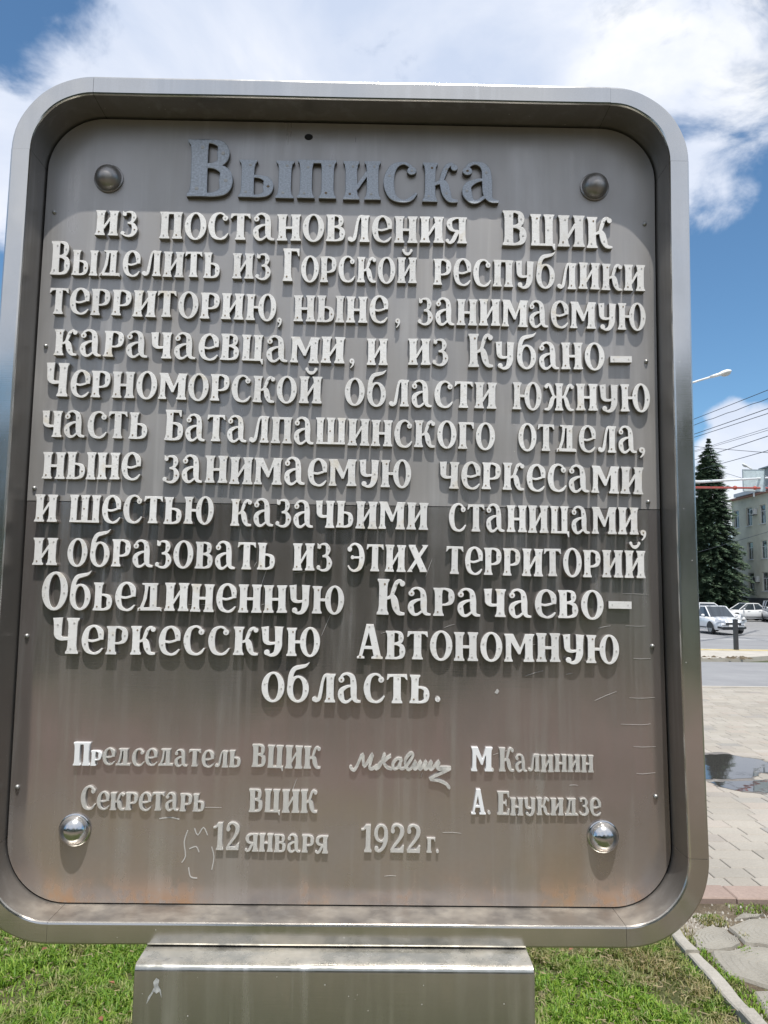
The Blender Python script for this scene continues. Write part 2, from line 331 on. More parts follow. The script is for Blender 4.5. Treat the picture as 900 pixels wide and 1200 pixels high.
def glyph(ch):
    g = G(); st = g.stem; rib = g.rib
    def bow(x0, y0, x1, y1, w_=.22, th=.08):   # right-hand bowl between heights y0<y1 leaving a stem at x0
        m_ = (y0+y1)/2; xr = x1-w_/2; h = y1-y0
        rib([(x0, y1-th/2, th), ((x0+xr)/2, y1-th/2, th), (xr-.03, y1-h*.2, w_*.72), (xr, m_, w_), (xr-.03, y0+h*.2, w_*.72), ((x0+xr)/2, y0+th/2, th), (x0, y0+th/2, th)], 5, .5)
    if ch in 'ийИ':
        st(.19); st(.68, tr=1); rib([(.30, .27, .09), (.57, .72, .09)], 1); wd = .87
        if ch == 'й': rib([(.27, 1.27, .1), (.33, 1.17, .1), (.44, 1.13, .13), (.55, 1.17, .1), (.61, 1.27, .1)], 4); g.ball(.27, 1.27, .065); g.ball(.61, 1.27, .065)
    elif ch == 'н': st(.18, .26); st(.66, .26); rib([(.25, .49, .1), (.6, .49, .1)], 1); wd = .84
    elif ch in 'пП': st(.18, .26, dots=(.12, .8)); st(.64, .26); rib([(.2, .955, .09), (.62, .955, .09)], 1); wd = .82
    elif ch in 'гГ': st(.18, .26, tr=.2); g.poly((.15, 1), (.15, .91), (.5, .91), (.54, .86), (.57, .76), (.62, .76), (.62, 1)); wd = .62
    elif ch in 'оО': g.ring(.39, .5, .39, .535, .215, .075); wd = .78
    elif ch in 'сС':
        rib([(.64, .80, .08), (.55, .94, .08), (.39, .99, .08), (.20, .86, .17), (.115, .5, .23), (.20, .14, .17), (.41, .015, .08), (.59, .07, .10), (.72, .23, .05)], 5, .45); g.ball(.61, .80, .105); g.d.append((.61, .8)); wd = .74
    elif ch in 'тТ':
        st(.34, .26, top=.0, dots=(.15, .85)); g.poly((-.0, 1), (-.02, .80), (.03, .82), (.09, .9), (.2, .915), (.48, .915), (.59, .9), (.65, .82), (.70, .80), (.68, 1)); wd = .70
    elif ch == 'а':
        rib([(.10, .80, .1), (.17, .94, .09), (.33, .99, .09), (.50, .88, .17), (.55, .6, .215), (.56, .25, .205), (.63, .07, .13), (.80, .03, .07)], 6, .5); g.ball(.13, .79, .105)
        rib([(.52, .58, .07), (.33, .55, .10), (.14, .42, .17), (.125, .22, .21), (.21, .045, .13), (.35, .03, .09), (.52, .17, .08)], 6, .45); g.d.append((.13, .79)); wd = .82
    elif ch in 'р': st(.17, .25, dots=(.14, .7)); bow(.2, .36, .72, 1., .22); wd = .72
    elif ch in 'ьъы':
        st(.17, .25, br=.3); bow(.2, 0., .68, .60, .21, .085); wd = .70
        if ch == 'ы': st(.90, .25); wd = 1.07
    elif ch in 'вВ':
        st(.17, .25, tr=.2, br=.2); bow(.2, .52, .62, 1., .19, .075); bow(.2, 0., .68, .57, .21, .08); wd = .69
    elif ch in 'Б':
        st(.17, .25, tr=.2, br=.2); bow(.2, 0., .70, .60, .22, .085); g.poly((.15, 1), (.15, .91), (.5, .91), (.56, .78), (.61, .78), (.61, 1)); wd = .70
    elif ch in 'еЕ' and ch == 'е':
        rib([(.16, .50, .08), (.36, .45, .085), (.60, .52, .08)], 3)
        rib([(.655, .50, .16), (.62, .80, .20), (.42, .985, .085), (.20, .86, .16), (.115, .5, .225), (.19, .15, .17), (.40, .015, .08), (.58, .06, .10), (.71, .20, .05)], 5, .55); g.d.append((.63, .7)); wd = .74
    elif ch == 'Е':
        st(.18, .25, tr=.2, br=.2); g.poly((.15, 1), (.15, .92), (.5, .92), (.57, .76), (.62, .76), (.62, 1)); g.poly((.15, 0), (.15, .08), (.5, .08), (.58, .25), (.64, .25), (.62, 0)); g.poly((.2, .47), (.2, .55), (.4, .55), (.45, .64), (.49, .64), (.49, .38), (.45, .38), (.4, .47)); wd = .64
    elif ch == 'л':
        st(.62, .25, tl=.6); rib([(.60, .96, .09), (.44, .94, .10), (.36, .72, .10), (.31, .40, .12), (.25, .13, .13), (.14, .05, .10), (.08, .12, .09)], 5); g.ball(.10, .11, .09); wd = .81
    elif ch in 'кК':
        st(.18, .25); rib([(.26, .45, .08), (.42, .52, .10), (.50, .72, .13), (.57, .90, .12), (.68, .96, .10), (.76, .88, .09)], 5); g.ball(.75, .885, .085)
        rib([(.42, .58, .10), (.51, .44, .20), (.57, .22, .21), (.66, .06, .13), (.84, .035, .07)], 5, .5); g.d.append((.57, .84)); wd = .84
    elif ch == 'м' or ch == 'М':
        st(.14, .19, dots=(.14,), tr=.3); st(.86, .27, dots=(.14, .8), tl=.2); g.poly((.06, 1), (.31, 1), (.57, .46), (.49, .26)); g.poly((.94, 1), (.76, 1), (.47, .30), (.55, .42), ) ; g.poly((.50, .27), (.56, .27), (.80, .95), (.72, 1.)); wd = 1.04
    elif ch in 'шцЦ':
        st(.17, .25, bot=.4, br=0); st(.60, .25, bot=0, dots=(.5, .9)); wd = .79
        if ch == 'ш': st(1.03, .25, bot=.4, bl=0); g.poly((.05, .08), (.05, 0), (1.17, 0), (1.17, .08)); wd = 1.20
        else: g.poly((.05, .08), (.05, 0), (.70, 0), (.76, -.13), (.80, -.13), (.80, .08)); wd = .82
    elif ch in 'чЧ':
        st(.59, .26); rib([(.15, 1., .30), (.155, .9, .26), (.16, .7, .23), (.175, .52, .22), (.28, .42, .12), (.5, .43, .09)], 4, .3); wd = .78
    elif ch == 'у':
        rib([(.14, 1., .27), (.15, .9, .24), (.16, .70, .22), (.18, .5, .20), (.30, .41, .11), (.5, .43, .09)], 4, .2)
        rib([(.61, 1., .31), (.605, .9, .27), (.60, .6, .24), (.59, .3, .24), (.50, .07, .17), (.34, .0, .10), (.2, .06, .09)], 5, .4); g.ball(.21, .10, .1); wd = .77
    elif ch == 'д':
        g.poly((.02, -.03), (.02, .09), (.10, .12), (.20, .38), (.26, .75), (.25, .92), (.16, .95), (.16, 1.), (.74, 1.), (.74, .95), (.70, .9), (.70, .12), (.82, .12), (.88, .08), (.88, -.03), (.83, .0), (.07, .0))
        g.hole = [(.23, .12), (.34, .42), (.39, .88), (.45, .88), (.45, .12)]; g.d += [(.58, .8), (.58, .2), (.1, .05)]; wd = .90
    elif ch == 'б':
        g.ring(.40, .44, .38, .475, .21, .08); rib([(.13, .55, .2), (.155, .92, .17), (.27, 1.15, .16), (.48, 1.22, .14), (.66, 1.27, .10), (.78, 1.38, .02)], 5); wd = .80
    elif ch == 'з':
        g.ball(.12, .87, .075); rib([(.10, .89, .06), (.22, .97, .07), (.40, .95, .12), (.47, .77, .19), (.40, .58, .11), (.24, .53, .07)], 5, .6)
        rib([(.24, .53, .07), (.43, .50, .12), (.52, .27, .22), (.43, .06, .14), (.24, .01, .08), (.06, .09, .07)], 5, .4); g.ball(.08, .12, .08); g.poly((.04, 1.02), (.04, .82), (.10, .82), (.13, .95)); wd = .63
    elif ch == 'э':
        g.ball(.13, .80, .10); rib([(.10, .80, .08), (.20, .94, .09), (.38, .99, .09), (.58, .84, .18), (.655, .5, .23), (.58, .15, .18), (.36, .01, .09), (.18, .06, .08), (.07, .20, .06)], 5, .5); rib([(.26, .50, .08), (.60, .50, .08)], 1); g.ball(.25, .5, .075); wd = .78
    elif ch == 'х':
        g.poly((.06, 1), (.36, 1), (.36, .95), (.84, .05), (.84, 0), (.54, 0), (.54, .05), (.06, .95)); g.poly((.62, 1), (.90, 1), (.86, .93), (.20, .06), (.24, 0), (.0, 0), (.05, .07), (.68, .93)); g.d += [(.24, .88), (.65, .15)]; wd = .92
    elif ch in 'юЮ': st(.17, .24); g.ring(.80, .5, .345, .535, .205, .075); rib([(.25, .5, .1), (.55, .5, .1)], 1); wd = 1.15
    elif ch == 'я':
        st(.60, .25, tl=.2); rib([(.58, .96, .08), (.38, .965, .08), (.18, .88, .16), (.13, .72, .21), (.20, .54, .15), (.38, .47, .08), (.58, .47, .08)], 5, .5); rib([(.46, .50, .14), (.36, .30, .15), (.26, .10, .15), (.14, .02, .10), (.03, .09, .07)], 5); g.ball(.06, .10, .07); wd = .76
    elif ch == 'ж':
        st(.60, .22)
        for q in (-1, 1):
            f = lambda L: [(.60+q*x, y, w_) for x, y, w_ in L]
            rib(f([(.05, .47, .08), (.20, .52, .09), (.29, .72, .12), (.37, .90, .11), (.46, .95, .09), (.52, .88, .08)]), 4); g.ball(.60+q*.51, .87, .075)
            rib(f([(.17, .56, .10), (.27, .40, .16), (.33, .20, .17), (.42, .05, .12), (.58, .035, .06)]), 4)
        wd = 1.2
    elif ch == 'А':
        g.poly((.27, 1.), (.50, 1.), (.76, .08), (.82, .05), (.82, 0), (.46, 0), (.46, .05), (.53, .08), (.35, .78), (.345, .78)); g.poly((.27, 1), (.38, .98), (.38, .85), (.17, .08), (.24, .05), (.24, 0), (0, 0), (0, .05), (.06, .08)); rib([(.16, .32, .09), (.6, .32, .09)], 1); g.d += [(.37, .92), (.1, .05), (.64, .1)]; wd = .84
    elif ch == '1': st(.30, .20, top=0, dots=()); g.poly((.2, .84), (.2, 1), (.4, 1), (.4, .95), (.22, .86)); rib([(.22, .97, .1), (.12, .85, .08), (.0, .82, .05)], 3); wd = .46
    elif ch == '2': rib([(.10, .78, .13), (.15, .94, .10), (.32, .985, .08), (.49, .87, .16), (.50, .68, .17), (.38, .45, .11), (.16, .19, .09), (.08, .05, .08)], 6); g.ball(.12, .77, .085); g.poly((.04, 0), (.04, .09), (.16, .15), (.42, .12), (.54, .25), (.60, .25), (.58, 0)); wd = .62
    elif ch == '9': g.ring(.30, .69, .29, .33, .15, .07); rib([(.51, .72, .16), (.50, .45, .17), (.40, .18, .13), (.24, .04, .09), (.08, .08, .08)], 5); g.ball(.12, .13, .085); wd = .60
    elif ch == ',': g.ball(.40, .72, .34, 14); g.poly((.68, .90), (.76, .6), (.66, .22), (.42, -.08), (.22, -.22), (.18, -.12), (.36, .12), (.46, .42)); g.d.append((.4, .72)); wd = .8
    elif ch == '.': g.ball(.5, .5, .5, 14); g.d.append((.5, .5)); wd = 1.
    elif ch == '-': g.poly((0, 0), (3.2, 0), (3.2, 1), (0, 1)); g.d += [(.5, .5), (2.7, .5)]; wd = 3.2
    else: raise Exception(ch)
    return g, wd
def union_mesh(polys, hole=None):
    vs = []; fs = []
    for p in polys: b = len(vs); vs += [Vector(q) for q in p]; fs.append(list(range(b, b+len(p))))
    hi = None
    if hole:
        a = sum(hole[i][0]*hole[(i+1) % len(hole)][1]-hole[(i+1) % len(hole)][0]*hole[i][1] for i in range(len(hole)))
        h_ = hole if a > 0 else hole[::-1]; b = len(vs); vs += [Vector(q) for q in h_]; hi = len(fs); fs.append(list(range(b, b+len(h_))))
    V, E, F, ov, oe, of = delaunay_2d_cdt(vs, [], fs, 1, 1e-5)
    T = [tuple(f) for f, o in zip(F, of) if o and not (hi is not None and hi in o)]
    return [tuple(v_) for v_ in V], T
def glyph_mesh(name, polys, dots, mats, hole=None, dotr=.034, jig=True):
    V, T = union_mesh(polys, hole); m = MB(); n = len(V)
    cnt = {}
    for f in T:
        for i in range(3): e = (f[i], f[(i+1) % 3]); cnt[e] = 1
    side = [e for e in cnt if (e[1], e[0]) not in cnt]
    ins = {}   # bevel: pull front boundary vertices inwards
    for a, b in side:
        dx, dy = V[b][0]-V[a][0], V[b][1]-V[a][1]; l = sqrt(dx*dx+dy*dy) or 1
        for k in (a, b): q = ins.setdefault(k, [0, 0]); q[0] -= dy/l; q[1] += dx/l
    B = .018 if jig else 0
    fr = []
    for i, v_ in enumerate(V):
        q = ins.get(i)
        if q and B: l = max(.5, sqrt(q[0]**2+q[1]**2)); fr.append((v_[0]+q[0]/l*B*.5, -1., v_[1]+q[1]/l*B*.5))
        else: fr.append((v_[0], -1., v_[1]))
    m.add(fr+[(x, -.93, z) for x, z in V], T+[(b, a, a+n, b+n) for a, b in side])
    m.add([(x, -.93, z) for x, z in V]+[(x, 0, z) for x, z in V], [(b, a, a+n, b+n) for a, b in side], 3 if jig else 0)
    for k, (x, y) in enumerate(dots):
        N = 7; m.add([(x+dotr*cos(2*pi*i/N), -1.06, y+dotr*sin(2*pi*i/N)) for i in range(N)]+[(x+dotr*1.15*cos(2*pi*i/N), -.99, y+dotr*1.15*sin(2*pi*i/N)) for i in range(N)], [tuple(range(N))]+[(i, i+N, (i+1) % N+N, (i+1) % N) for i in range(N)], 1 if (k*7+len(V)) % 6 else 2)
    return m.mesh(name, mats, fix=False)
WORDS=[
('из', -0.6219, -0.5186, 2.4489, 2.4465, 0.064, 0, 'w'), ('постановления', -0.4653, 0.2825, 2.4432, 2.443, 0.0674, 0, 'w'),
('В', 0.3707, 0.4306, 2.4413, 2.4403, 0, 0.0895, 'w'), ('ЦИК', 0.438, 0.6397, 2.4404, 2.4376, 0, 0.0808, 'w'),
('Выделить', -0.7237, -0.3145, 2.3475, 2.3458, 0.0644, 0.0859, 'w'), ('из', -0.2856, -0.1928, 2.3442, 2.3437, 0.0645, 0, 'w'),
('Горской', -0.1631, 0.1617, 2.3402, 2.3404, 0.0645, 0.0818, 'w'), ('республики', 0.2019, 0.7168, 2.3379, 2.3311, 0.0668, 0, 'w'),
('территорию', -0.7212, -0.1771, 2.2497, 2.2417, 0.0648, 0, 'w'), (',', -0.1753, -0.162, 2.229, 2.2293, 0.0191, 0, 'w'),
('ныне', -0.1346, 0.093, 2.2407, 2.24, 0.0659, 0, 'w'), (',', 0.1091, 0.1229, 2.2328, 2.2331, 0.0191, 0, 'w'),
('занимаемую', 0.1644, 0.7163, 2.2391, 2.2328, 0.0661, 0, 'w'), ('карачаевцами', -0.7038, -0.0102, 2.148, 2.1381, 0.064, 0, 'w'),
(',', 0.0005, 0.0146, 2.1309, 2.1312, 0.0189, 0, 'w'), ('и', 0.0429, 0.093, 2.1369, 2.1371, 0.0652, 0, 'w'),
('из', 0.1421, 0.2392, 2.1381, 2.1384, 0.0653, 0, 'w'), ('Кубано', 0.2867, 0.6146, 2.1342, 2.1326, 0.0653, 0.0833, 'w'),
('-', 0.6283, 0.6799, 2.1513, 2.1522, 0.0158, 0, 'w'), ('Черноморской', -0.7203, -0.063, 2.0487, 2.0389, 0.0644, 0.0804, 'w'),
('области', -0.0086, 0.3545, 2.037, 2.034, 0.0645, 0, 'w'), ('южную', 0.3929, 0.7218, 2.033, 2.0319, 0.0657, 0, 'w'),
('часть', -0.7228, -0.4729, 1.95, 1.9479, 0.0636, 0, 'w'), ('Баталпашинского', -0.4323, 0.3502, 1.9469, 1.9349, 0.0638, 0.0741, 'w'),
('отдела', 0.4054, 0.6892, 1.9341, 1.9317, 0.0639, 0, 'w'), (',', 0.6914, 0.7083, 1.9239, 1.9242, 0.0206, 0, 'w'),
('ныне', -0.714, -0.4834, 1.8503, 1.8508, 0.0639, 0, 'w'), ('занимаемую', -0.4326, 0.1522, 1.8463, 1.8412, 0.064, 0, 'w'),
('черкесами', 0.217, 0.7004, 1.8417, 1.8338, 0.0642, 0, 'w'), ('и', -0.7265, -0.6738, 1.7484, 1.7488, 0.0641, 0, 'w'),
('шестью', -0.6463, -0.3095, 1.7487, 1.7484, 0.0642, 0, 'w'), ('казачьими', -0.2702, 0.1929, 1.7459, 1.7427, 0.0634, 0, 'w'),
('станицами', 0.2412, 0.6878, 1.7405, 1.7372, 0.0635, 0, 'w'), (',', 0.6906, 0.7063, 1.7273, 1.7276, 0.0201, 0, 'w'),
('и', -0.7251, -0.6682, 1.6481, 1.6483, 0.0634, 0, 'w'), ('образовать', -0.6449, -0.1622, 1.6474, 1.644, 0.0625, 0, 'w'),
('из', -0.1218, -0.0299, 1.6434, 1.6438, 0.0636, 0, 'w'), ('этих', 0.0028, 0.1954, 1.6442, 1.6437, 0.0637, 0, 'w'),
('территорий', 0.2358, 0.7019, 1.6395, 1.636, 0.0638, 0, 'w'), ('Объединенную', -0.6993, -0.0011, 1.5466, 1.545, 0.0638, 0.0845, 'w'),
('Карачаево', 0.0748, 0.602, 1.5438, 1.5401, 0.064, 0.0818, 'w'), ('-', 0.614, 0.6678, 1.564, 1.5647, 0.0168, 0, 'w'),
('Черкесскую', -0.6702, -0.0533, 1.446, 1.4476, 0.064, 0.0825, 'w'), ('Автономную', 0.0308, 0.6369, 1.4429, 1.4387, 0.0642, 0.0789, 'w'),
('область', -0.1864, 0.2001, 1.3448, 1.3429, 0.0644, 0, 'w'), ('.', 0.2114, 0.2236, 1.3477, 1.3478, 0.0125, 0, 'w'),
('Пр', -0.6084, -0.5452, 1.1969, 1.197, 0.0329, 0.0507, 'b'), ('едседатель', -0.543, -0.2296, 1.1981, 1.1955, 0.0368, 0, 's'),
('ВЦИК', -0.2041, -0.0483, 1.1967, 1.1941, 0, 0.0491, 's'), ('М', 0.2958, 0.3428, 1.1922, 1.1922, 0, 0.0529, 'b'),
('.', 0.3406, 0.3474, 1.1912, 1.1913, 0.0076, 0, 's'), ('Калинин', 0.3591, 0.5756, 1.1923, 1.1926, 0.0379, 0.0521, 's'),
('Секретарь', -0.5869, -0.3078, 1.1004, 1.098, 0.0382, 0.0503, 's'), ('ВЦИК', -0.2076, -0.0534, 1.0974, 1.097, 0, 0.0495, 's'),
('А', 0.2959, 0.3291, 1.0981, 1.0981, 0, 0.0542, 'b'), ('.', 0.3327, 0.3394, 1.0976, 1.0976, 0.0075, 0, 's'),
('Енукидзе', 0.3549, 0.5913, 1.0967, 1.0977, 0.0375, 0.0516, 's'), ('12', -0.2865, -0.2266, 1.0145, 1.0139, 0, 0.0592, 's'),
('января', -0.2143, -0.0279, 1.0122, 1.0101, 0.0379, 0, 's'), ('1922', 0.0465, 0.1814, 1.0137, 1.013, 0, 0.0593, 's'),
('г', 0.1949, 0.2141, 1.0135, 1.0133, 0.0324, 0, 's'), ('.', 0.2161, 0.2224, 1.0133, 1.0134, 0.0065, 0, 's'),
('В', -0.4018, -0.2896, 2.5508, 2.5525, 0, 0.1475, 'd'), ('ы', -0.2771, -0.1431, 2.5521, 2.5538, 0.0978, 0, 'd'),
('п', -0.1335, -0.0383, 2.5521, 2.5532, 0.1001, 0, 'd'), ('и', -0.0216, 0.0718, 2.5505, 2.5514, 0.1001, 0, 'd'),
('с', 0.0767, 0.1618, 2.548, 2.5497, 0.1013, 0, 'd'), ('к', 0.1731, 0.2609, 2.5488, 2.5494, 0.1002, 0, 'd'),
('а', 0.2693, 0.3624, 2.5484, 2.5491, 0.1036, 0, 'd'),
]

cache = {}
STY = {'w': (M_white, .0132), 'b': (M_bright, .008), 's': (M_small, .007), 'd': (M_lead, .0135)}
for text, x0, x1, b0, b1, hl, hc, sty in WORDS:
    items = []
    for ch in text:
        g, wd = glyph(ch); h = (hc if (ch.isupper() or ch.isdigit()) and hc else (hl or hc)); hor = h*(.90 if hc and (ch.isupper() or ch.isdigit()) and hl else 1.); items.append((ch, g, wd, h, hor))
    tot = sum(i[2]*i[4] for i in items); n = len(items); L = x1-x0
    if n == 1: k = L/tot; gap = 0
    else:
        k = L/(tot+.07*(n-1)*items[-1][3]); k = min(k, 1.06) if k > 1 else k; gap = (L-k*tot)/(n-1)
    x = 0; mat, th = STY[sty]
    for j, (ch, g, wd, h, hor) in enumerate(items):
        key = (ch, sty)
        if key not in cache:
            cache[key] = glyph_mesh('letter', g.p, g.d if sty in 'wd' else [], [mat, M_dot, M_dotb, M_side if sty == 'w' else M_dside if sty == 'd' else mat], getattr(g, 'hole', None), .028 if ch not in ',.-' else .08)
        nm = 'comma' if ch == ',' else 'hyphen' if ch == '-' else 'full_stop' if ch == '.' else 'digit' if ch.isdigit() else 'capital_letter' if ch.isupper() else 'small_letter'
        o = link(bpy.data.objects.new(nm, cache[key]), board)
        f = x/L if L else 0
        jz = rnd.uniform(-.0008, .0008) if sty != 'd' else 0
        o.location = (x0+x, DEP-.0005, b0+(b1-b0)*f+jz); o.scale = (k*hor*rnd.uniform(.985, 1.01), th*rnd.uniform(.93, 1.05), h*rnd.uniform(.985, 1.015))
        o.rotation_euler = (rnd.uniform(-.003, .003), math.atan2(b0-b1, L)+rnd.uniform(-.012, .012), rnd.uniform(-.006, .006)) if n > 1 else (0, rnd.uniform(-.01, .01), 0)
        if nm in ('small_letter', 'capital_letter') and sty in 'db': o['label'] = 'large dark bare metal letter of the heading' if sty == 'd' else 'bright white letter among duller small ones'
        x += k*wd*hor+gap
SIGN=[ [(0.0204,1.1994),(0.0236,1.1936),(0.0290,1.1927),(0.0355,1.2025),(0.0472,1.2270),(0.0512,1.1997),(0.0699,1.2278),(0.0633,1.1998),(0.0694,1.1955),(0.0793,1.2015)],[(0.0785,1.1956),(0.0869,1.2015),(0.0971,1.2275)],[(0.0785,1.1956),(0.0898,1.2104),(0.1123,1.2253),(0.0964,1.2110),(0.1035,1.1988),(0.1126,1.1959)],[(0.1350,1.2173),(0.1260,1.2181),(0.1170,1.2077),(0.1186,1.1966),(0.1277,1.1990),(0.1365,1.2182),(0.1322,1.2020),(0.1383,1.1962),(0.1503,1.2066),(0.1622,1.2258),(0.1561,1.2302),(0.1442,1.2139),(0.1504,1.1957),(0.1588,1.1978),(0.1684,1.2126),(0.1649,1.1988),(0.1691,1.1971),(0.1805,1.2133),(0.1770,1.1989),(0.1812,1.1966),(0.1926,1.2135),(0.1891,1.1990),(0.1933,1.1967),(0.2047,1.2136),(0.2012,1.1983),(0.2060,1.1963),(0.2220,1.2132),(0.2175,1.1981),(0.2296,1.1956),(0.2411,1.1987)],[(0.2214,1.1993),(0.2478,1.1990),(0.2321,1.1898),(0.2013,1.1748),(0.2216,1.1712),(0.2382,1.1634),(0.2449,1.1556)] ]
g = G()
for L in SIGN: g.rib([(x, z, .0058 if i % 2 else .0068) for i, (x, z) in enumerate(L)], 4); g.ball(*L[0], .0034, 8); g.ball(*L[-1], .0034, 8)
me = glyph_mesh('signature', g.p, [], [M_small, M_dot, M_dotb], jig=False); o = link(bpy.data.objects.new('signature', me), board); o.location = (0, DEP-.0005, 0); o.scale = (1, .007, 1)
# scratches on the sheets: short raised-burr strokes
g = G(); sr = random.Random(3)
for L in ([(-.345, 1.055), (-.352, 1.03), (-.348, 1.0), (-.356, .985)], [(-.33, 1.06), (-.322, 1.045), (-.31, 1.062), (-.30, 1.045)], [(-.34, 1.015), (-.325, 1.02), (-.318, 1.008)], [(-.34, .975), (-.335, .955), (-.32, .952)], [(-.41, 1.08), (-.385, 1.083), (-.365, 1.079)], [(-.29, 1.02), (-.284, .998), (-.288, .97)]):
    g.rib([(x, z, .0023) for x, z in L], 3)
for i in range(26):
    x, z = sr.uniform(-.7, .68), sr.choice([sr.uniform(.95, 1.42), sr.uniform(1.42, 1.8)]); a = sr.choice([0, 0, .3, 1.2])+sr.uniform(-.1, .1); l = sr.uniform(.01, .06); g.rib([(x, z, .0004), (x+l*cos(a)/2, z+l*sin(a)/2+.001, .0008), (x+l*cos(a), z+l*sin(a), .0003)], 2)
for z in (1.60, 1.525, 1.45, 1.36, 1.30, 1.25, 1.19): xa = sr.uniform(.64, .68); g.rib([(xa, z, .0004), (.69, z-.001, .0008), (sr.uniform(.70, .722), z+sr.uniform(-.003, .003), .0004)], 2)
g.poly((.350, 1.368), (.356, 1.365), (.361, 1.372), (.356, 1.377))
me = glyph_mesh('scratch_marks', g.p, [], [plain('scratched_bright_metal', (.62, .61, .59), .5, .3)], jig=False); o = link(bpy.data.objects.new('scratch_marks', me), board); o.location = (0, DEP-.0004, 0); o.scale = (1, .0004+.0003, 1); 
o.location.y = DEP-.0002
# ------------------------------------------------------------------ ground
def gz(x, y): return 0 if y < 20 else (-.5 if y > 38 else -.5*(y-20)/18)
def sheet(name, x0, x1, y0, y1, dz, mat, nx=1, ny=None, ys=None):
    m = MB(); ys = ys or [y0+(y1-y0)*j/(ny or 1) for j in range((ny or 1)+1)]; xs = [x0+(x1-x0)*i/nx for i in range(nx+1)]
    m.add([(x, y, gz(x, y)+dz) for y in ys for x in xs], [(j*(nx+1)+i, j*(nx+1)+i+1, (j+1)*(nx+1)+i+1, (j+1)*(nx+1)+i) for j in range(len(ys)-1) for i in range(nx)])
    return m.build(name, mat, fix=False)
def ground_mat(name, stops, s1=3., s2=60., rough=.9, bs=.5, dist=.01, spec=.3):
    m, t, b = newmat(name); p = t.n('ShaderNodeTexCoord').outputs['Object']
    a = t.noise(p, s1, 6, .6); c = t.noise(p, s2, 4, .7)
    setb(t, b, Base_Color=t.ramp(t.m('ADD', t.m('MULTIPLY', a, .55), t.m('MULTIPLY', c, .45)), stops), Roughness=rough, Normal=bump(t, c, bs, dist)); b.inputs['Specular IOR Level'].default_value = spec
    return m
M_soil = ground_mat('soil', [(.35, (.055, .042, .025)), (.52, (.13, .10, .065)), (.62, (.22, .185, .13)), (.7, (.34, .30, .24))], 5, 90, bs=1.)
M_lawn = ground_mat('lawn_soil', [(.3, (.045, .04, .018)), (.5, (.075, .085, .028)), (.65, (.14, .12, .06))], 4, 80, bs=1.)
M_asph = ground_mat('asphalt', [(.3, (.20, .20, .205)), (.5, (.25, .25, .255)), (.7, (.31, .31, .31))], .9, 160, .85, .4, .004)
M_far = ground_mat('far_ground', [(.3, (.05, .065, .03)), (.6, (.09, .10, .05))], .3, 8)
M_pave = ground_mat('pale_paving', [(.3, (.36, .32, .285)), (.5, (.43, .39, .35)), (.7, (.50, .46, .42))], 1.4, 22, .8, .3, .004)
M_prom = ground_mat('brick_dust_path', [(.3, (.12, .085, .068)), (.5, (.16, .115, .095)), (.7, (.20, .15, .12))], 1.4, 22)
M_base = ground_mat('paving_bed', [(.3, (.10, .09, .075)), (.6, (.2, .18, .15))], 6, 120)
tag(sheet('ground', -900, 900, -900, 1500, -.09, M_far, 1, ys=[-900, -60, 0, 20, 38, 100, 1500]), kind='structure')
tag(sheet('lawn', -30, 1.455, -4.2, 2.44, 0, M_lawn, 60, 30), kind='structure')
tag(sheet('soil_strip', 1.455, 5, -4.2, 2.44, -.004, M_soil, 4, 6), kind='structure')
tag(sheet('promenade', -60, 60, -8.5, -4.2, -.002, M_prom), kind='structure')
M_trod = ground_mat('trodden_turf', [(.35, (.10, .09, .045)), (.5, (.17, .145, .09)), (.65, (.26, .225, .16))], 3, 40)
tag(sheet('trodden_ground', -30, 1.455, -4.2, -2.15, .006, M_trod, 30, 4), kind='structure')
tag(sheet('paving_bed', -60, 60, 2.46, 11.8, -.012, M_base), kind='structure')
tag(sheet('side_road', -120, 120, 11.85, 17.05, -.03, M_asph), kind='structure')
road_ys = [20.62, 22, 26, 30, 34, 38, 44, 80]
tag(sheet('road', -160, 160, 20.62, 80, -.04, M_asph, ys=road_ys), kind='structure')
M_kerbst = ground_mat('kerb_concrete', [(.3, (.34, .31, .27)), (.5, (.44, .41, .36)), (.7, (.52, .48, .43))], 2, 60, .85, .4, .004)
m = MB(); m.prism([(-60, 11.8), (-60, 11.68), (60, 11.68), (60, 11.8)], -.1, .012); tag(m.build('kerb', M_kerbst), kind='structure')
# island between the two carriageways
m = MB(); isl = [(7.2, 16.9), (30, 17.2), (60, 17.3), (60, 20.6), (-60, 20.6), (-60, 17.3), (3, 17.15)]
isl = [(-60, 17.1), (7.4, 17.1), (9.2, 17.6), (10.5, 18.4), (12.2, 18.9), (60, 19.1), (60, 20.6), (-60, 20.6)]
m.prism(isl, -.09, .03); isle = tag(m.build('traffic_island', M_kerbst), kind='structure')
m = MB()
for i in range(24):
    x = 6.2+i*.42; m.box(x, x+.40, 20.05, 20.45, .0305, .038)
M_yel = plain('yellow_tactile_paving', (.52, .42, .20), .8, 0, .15, 3.)
st_ = m.build('tactile_paving', M_yel, isle)
m = MB(); rk = random.Random(5)
for i in range(60):
    x, y = rk.uniform(6.6, 9.5), rk.uniform(17.12, 17.9); r = rk.uniform(.02, .07); m.add([(x-r, y-r*.6, .031), (x+r, y-r, .031), (x+r*.7, y+r, .031), (x-r, y+r*.7, .031), (x, y, .031+r*.6)], [(0, 1, 4), (1, 2, 4), (2, 3, 4), (3, 0, 4)])
tag(m.build('rubble', M_soil), 'loose brown leaves and grit along the front of the traffic island', 'grit', kind='stuff')
M_line = plain('road_paint', (.70, .70, .68), .7, 0, .12, 4.)
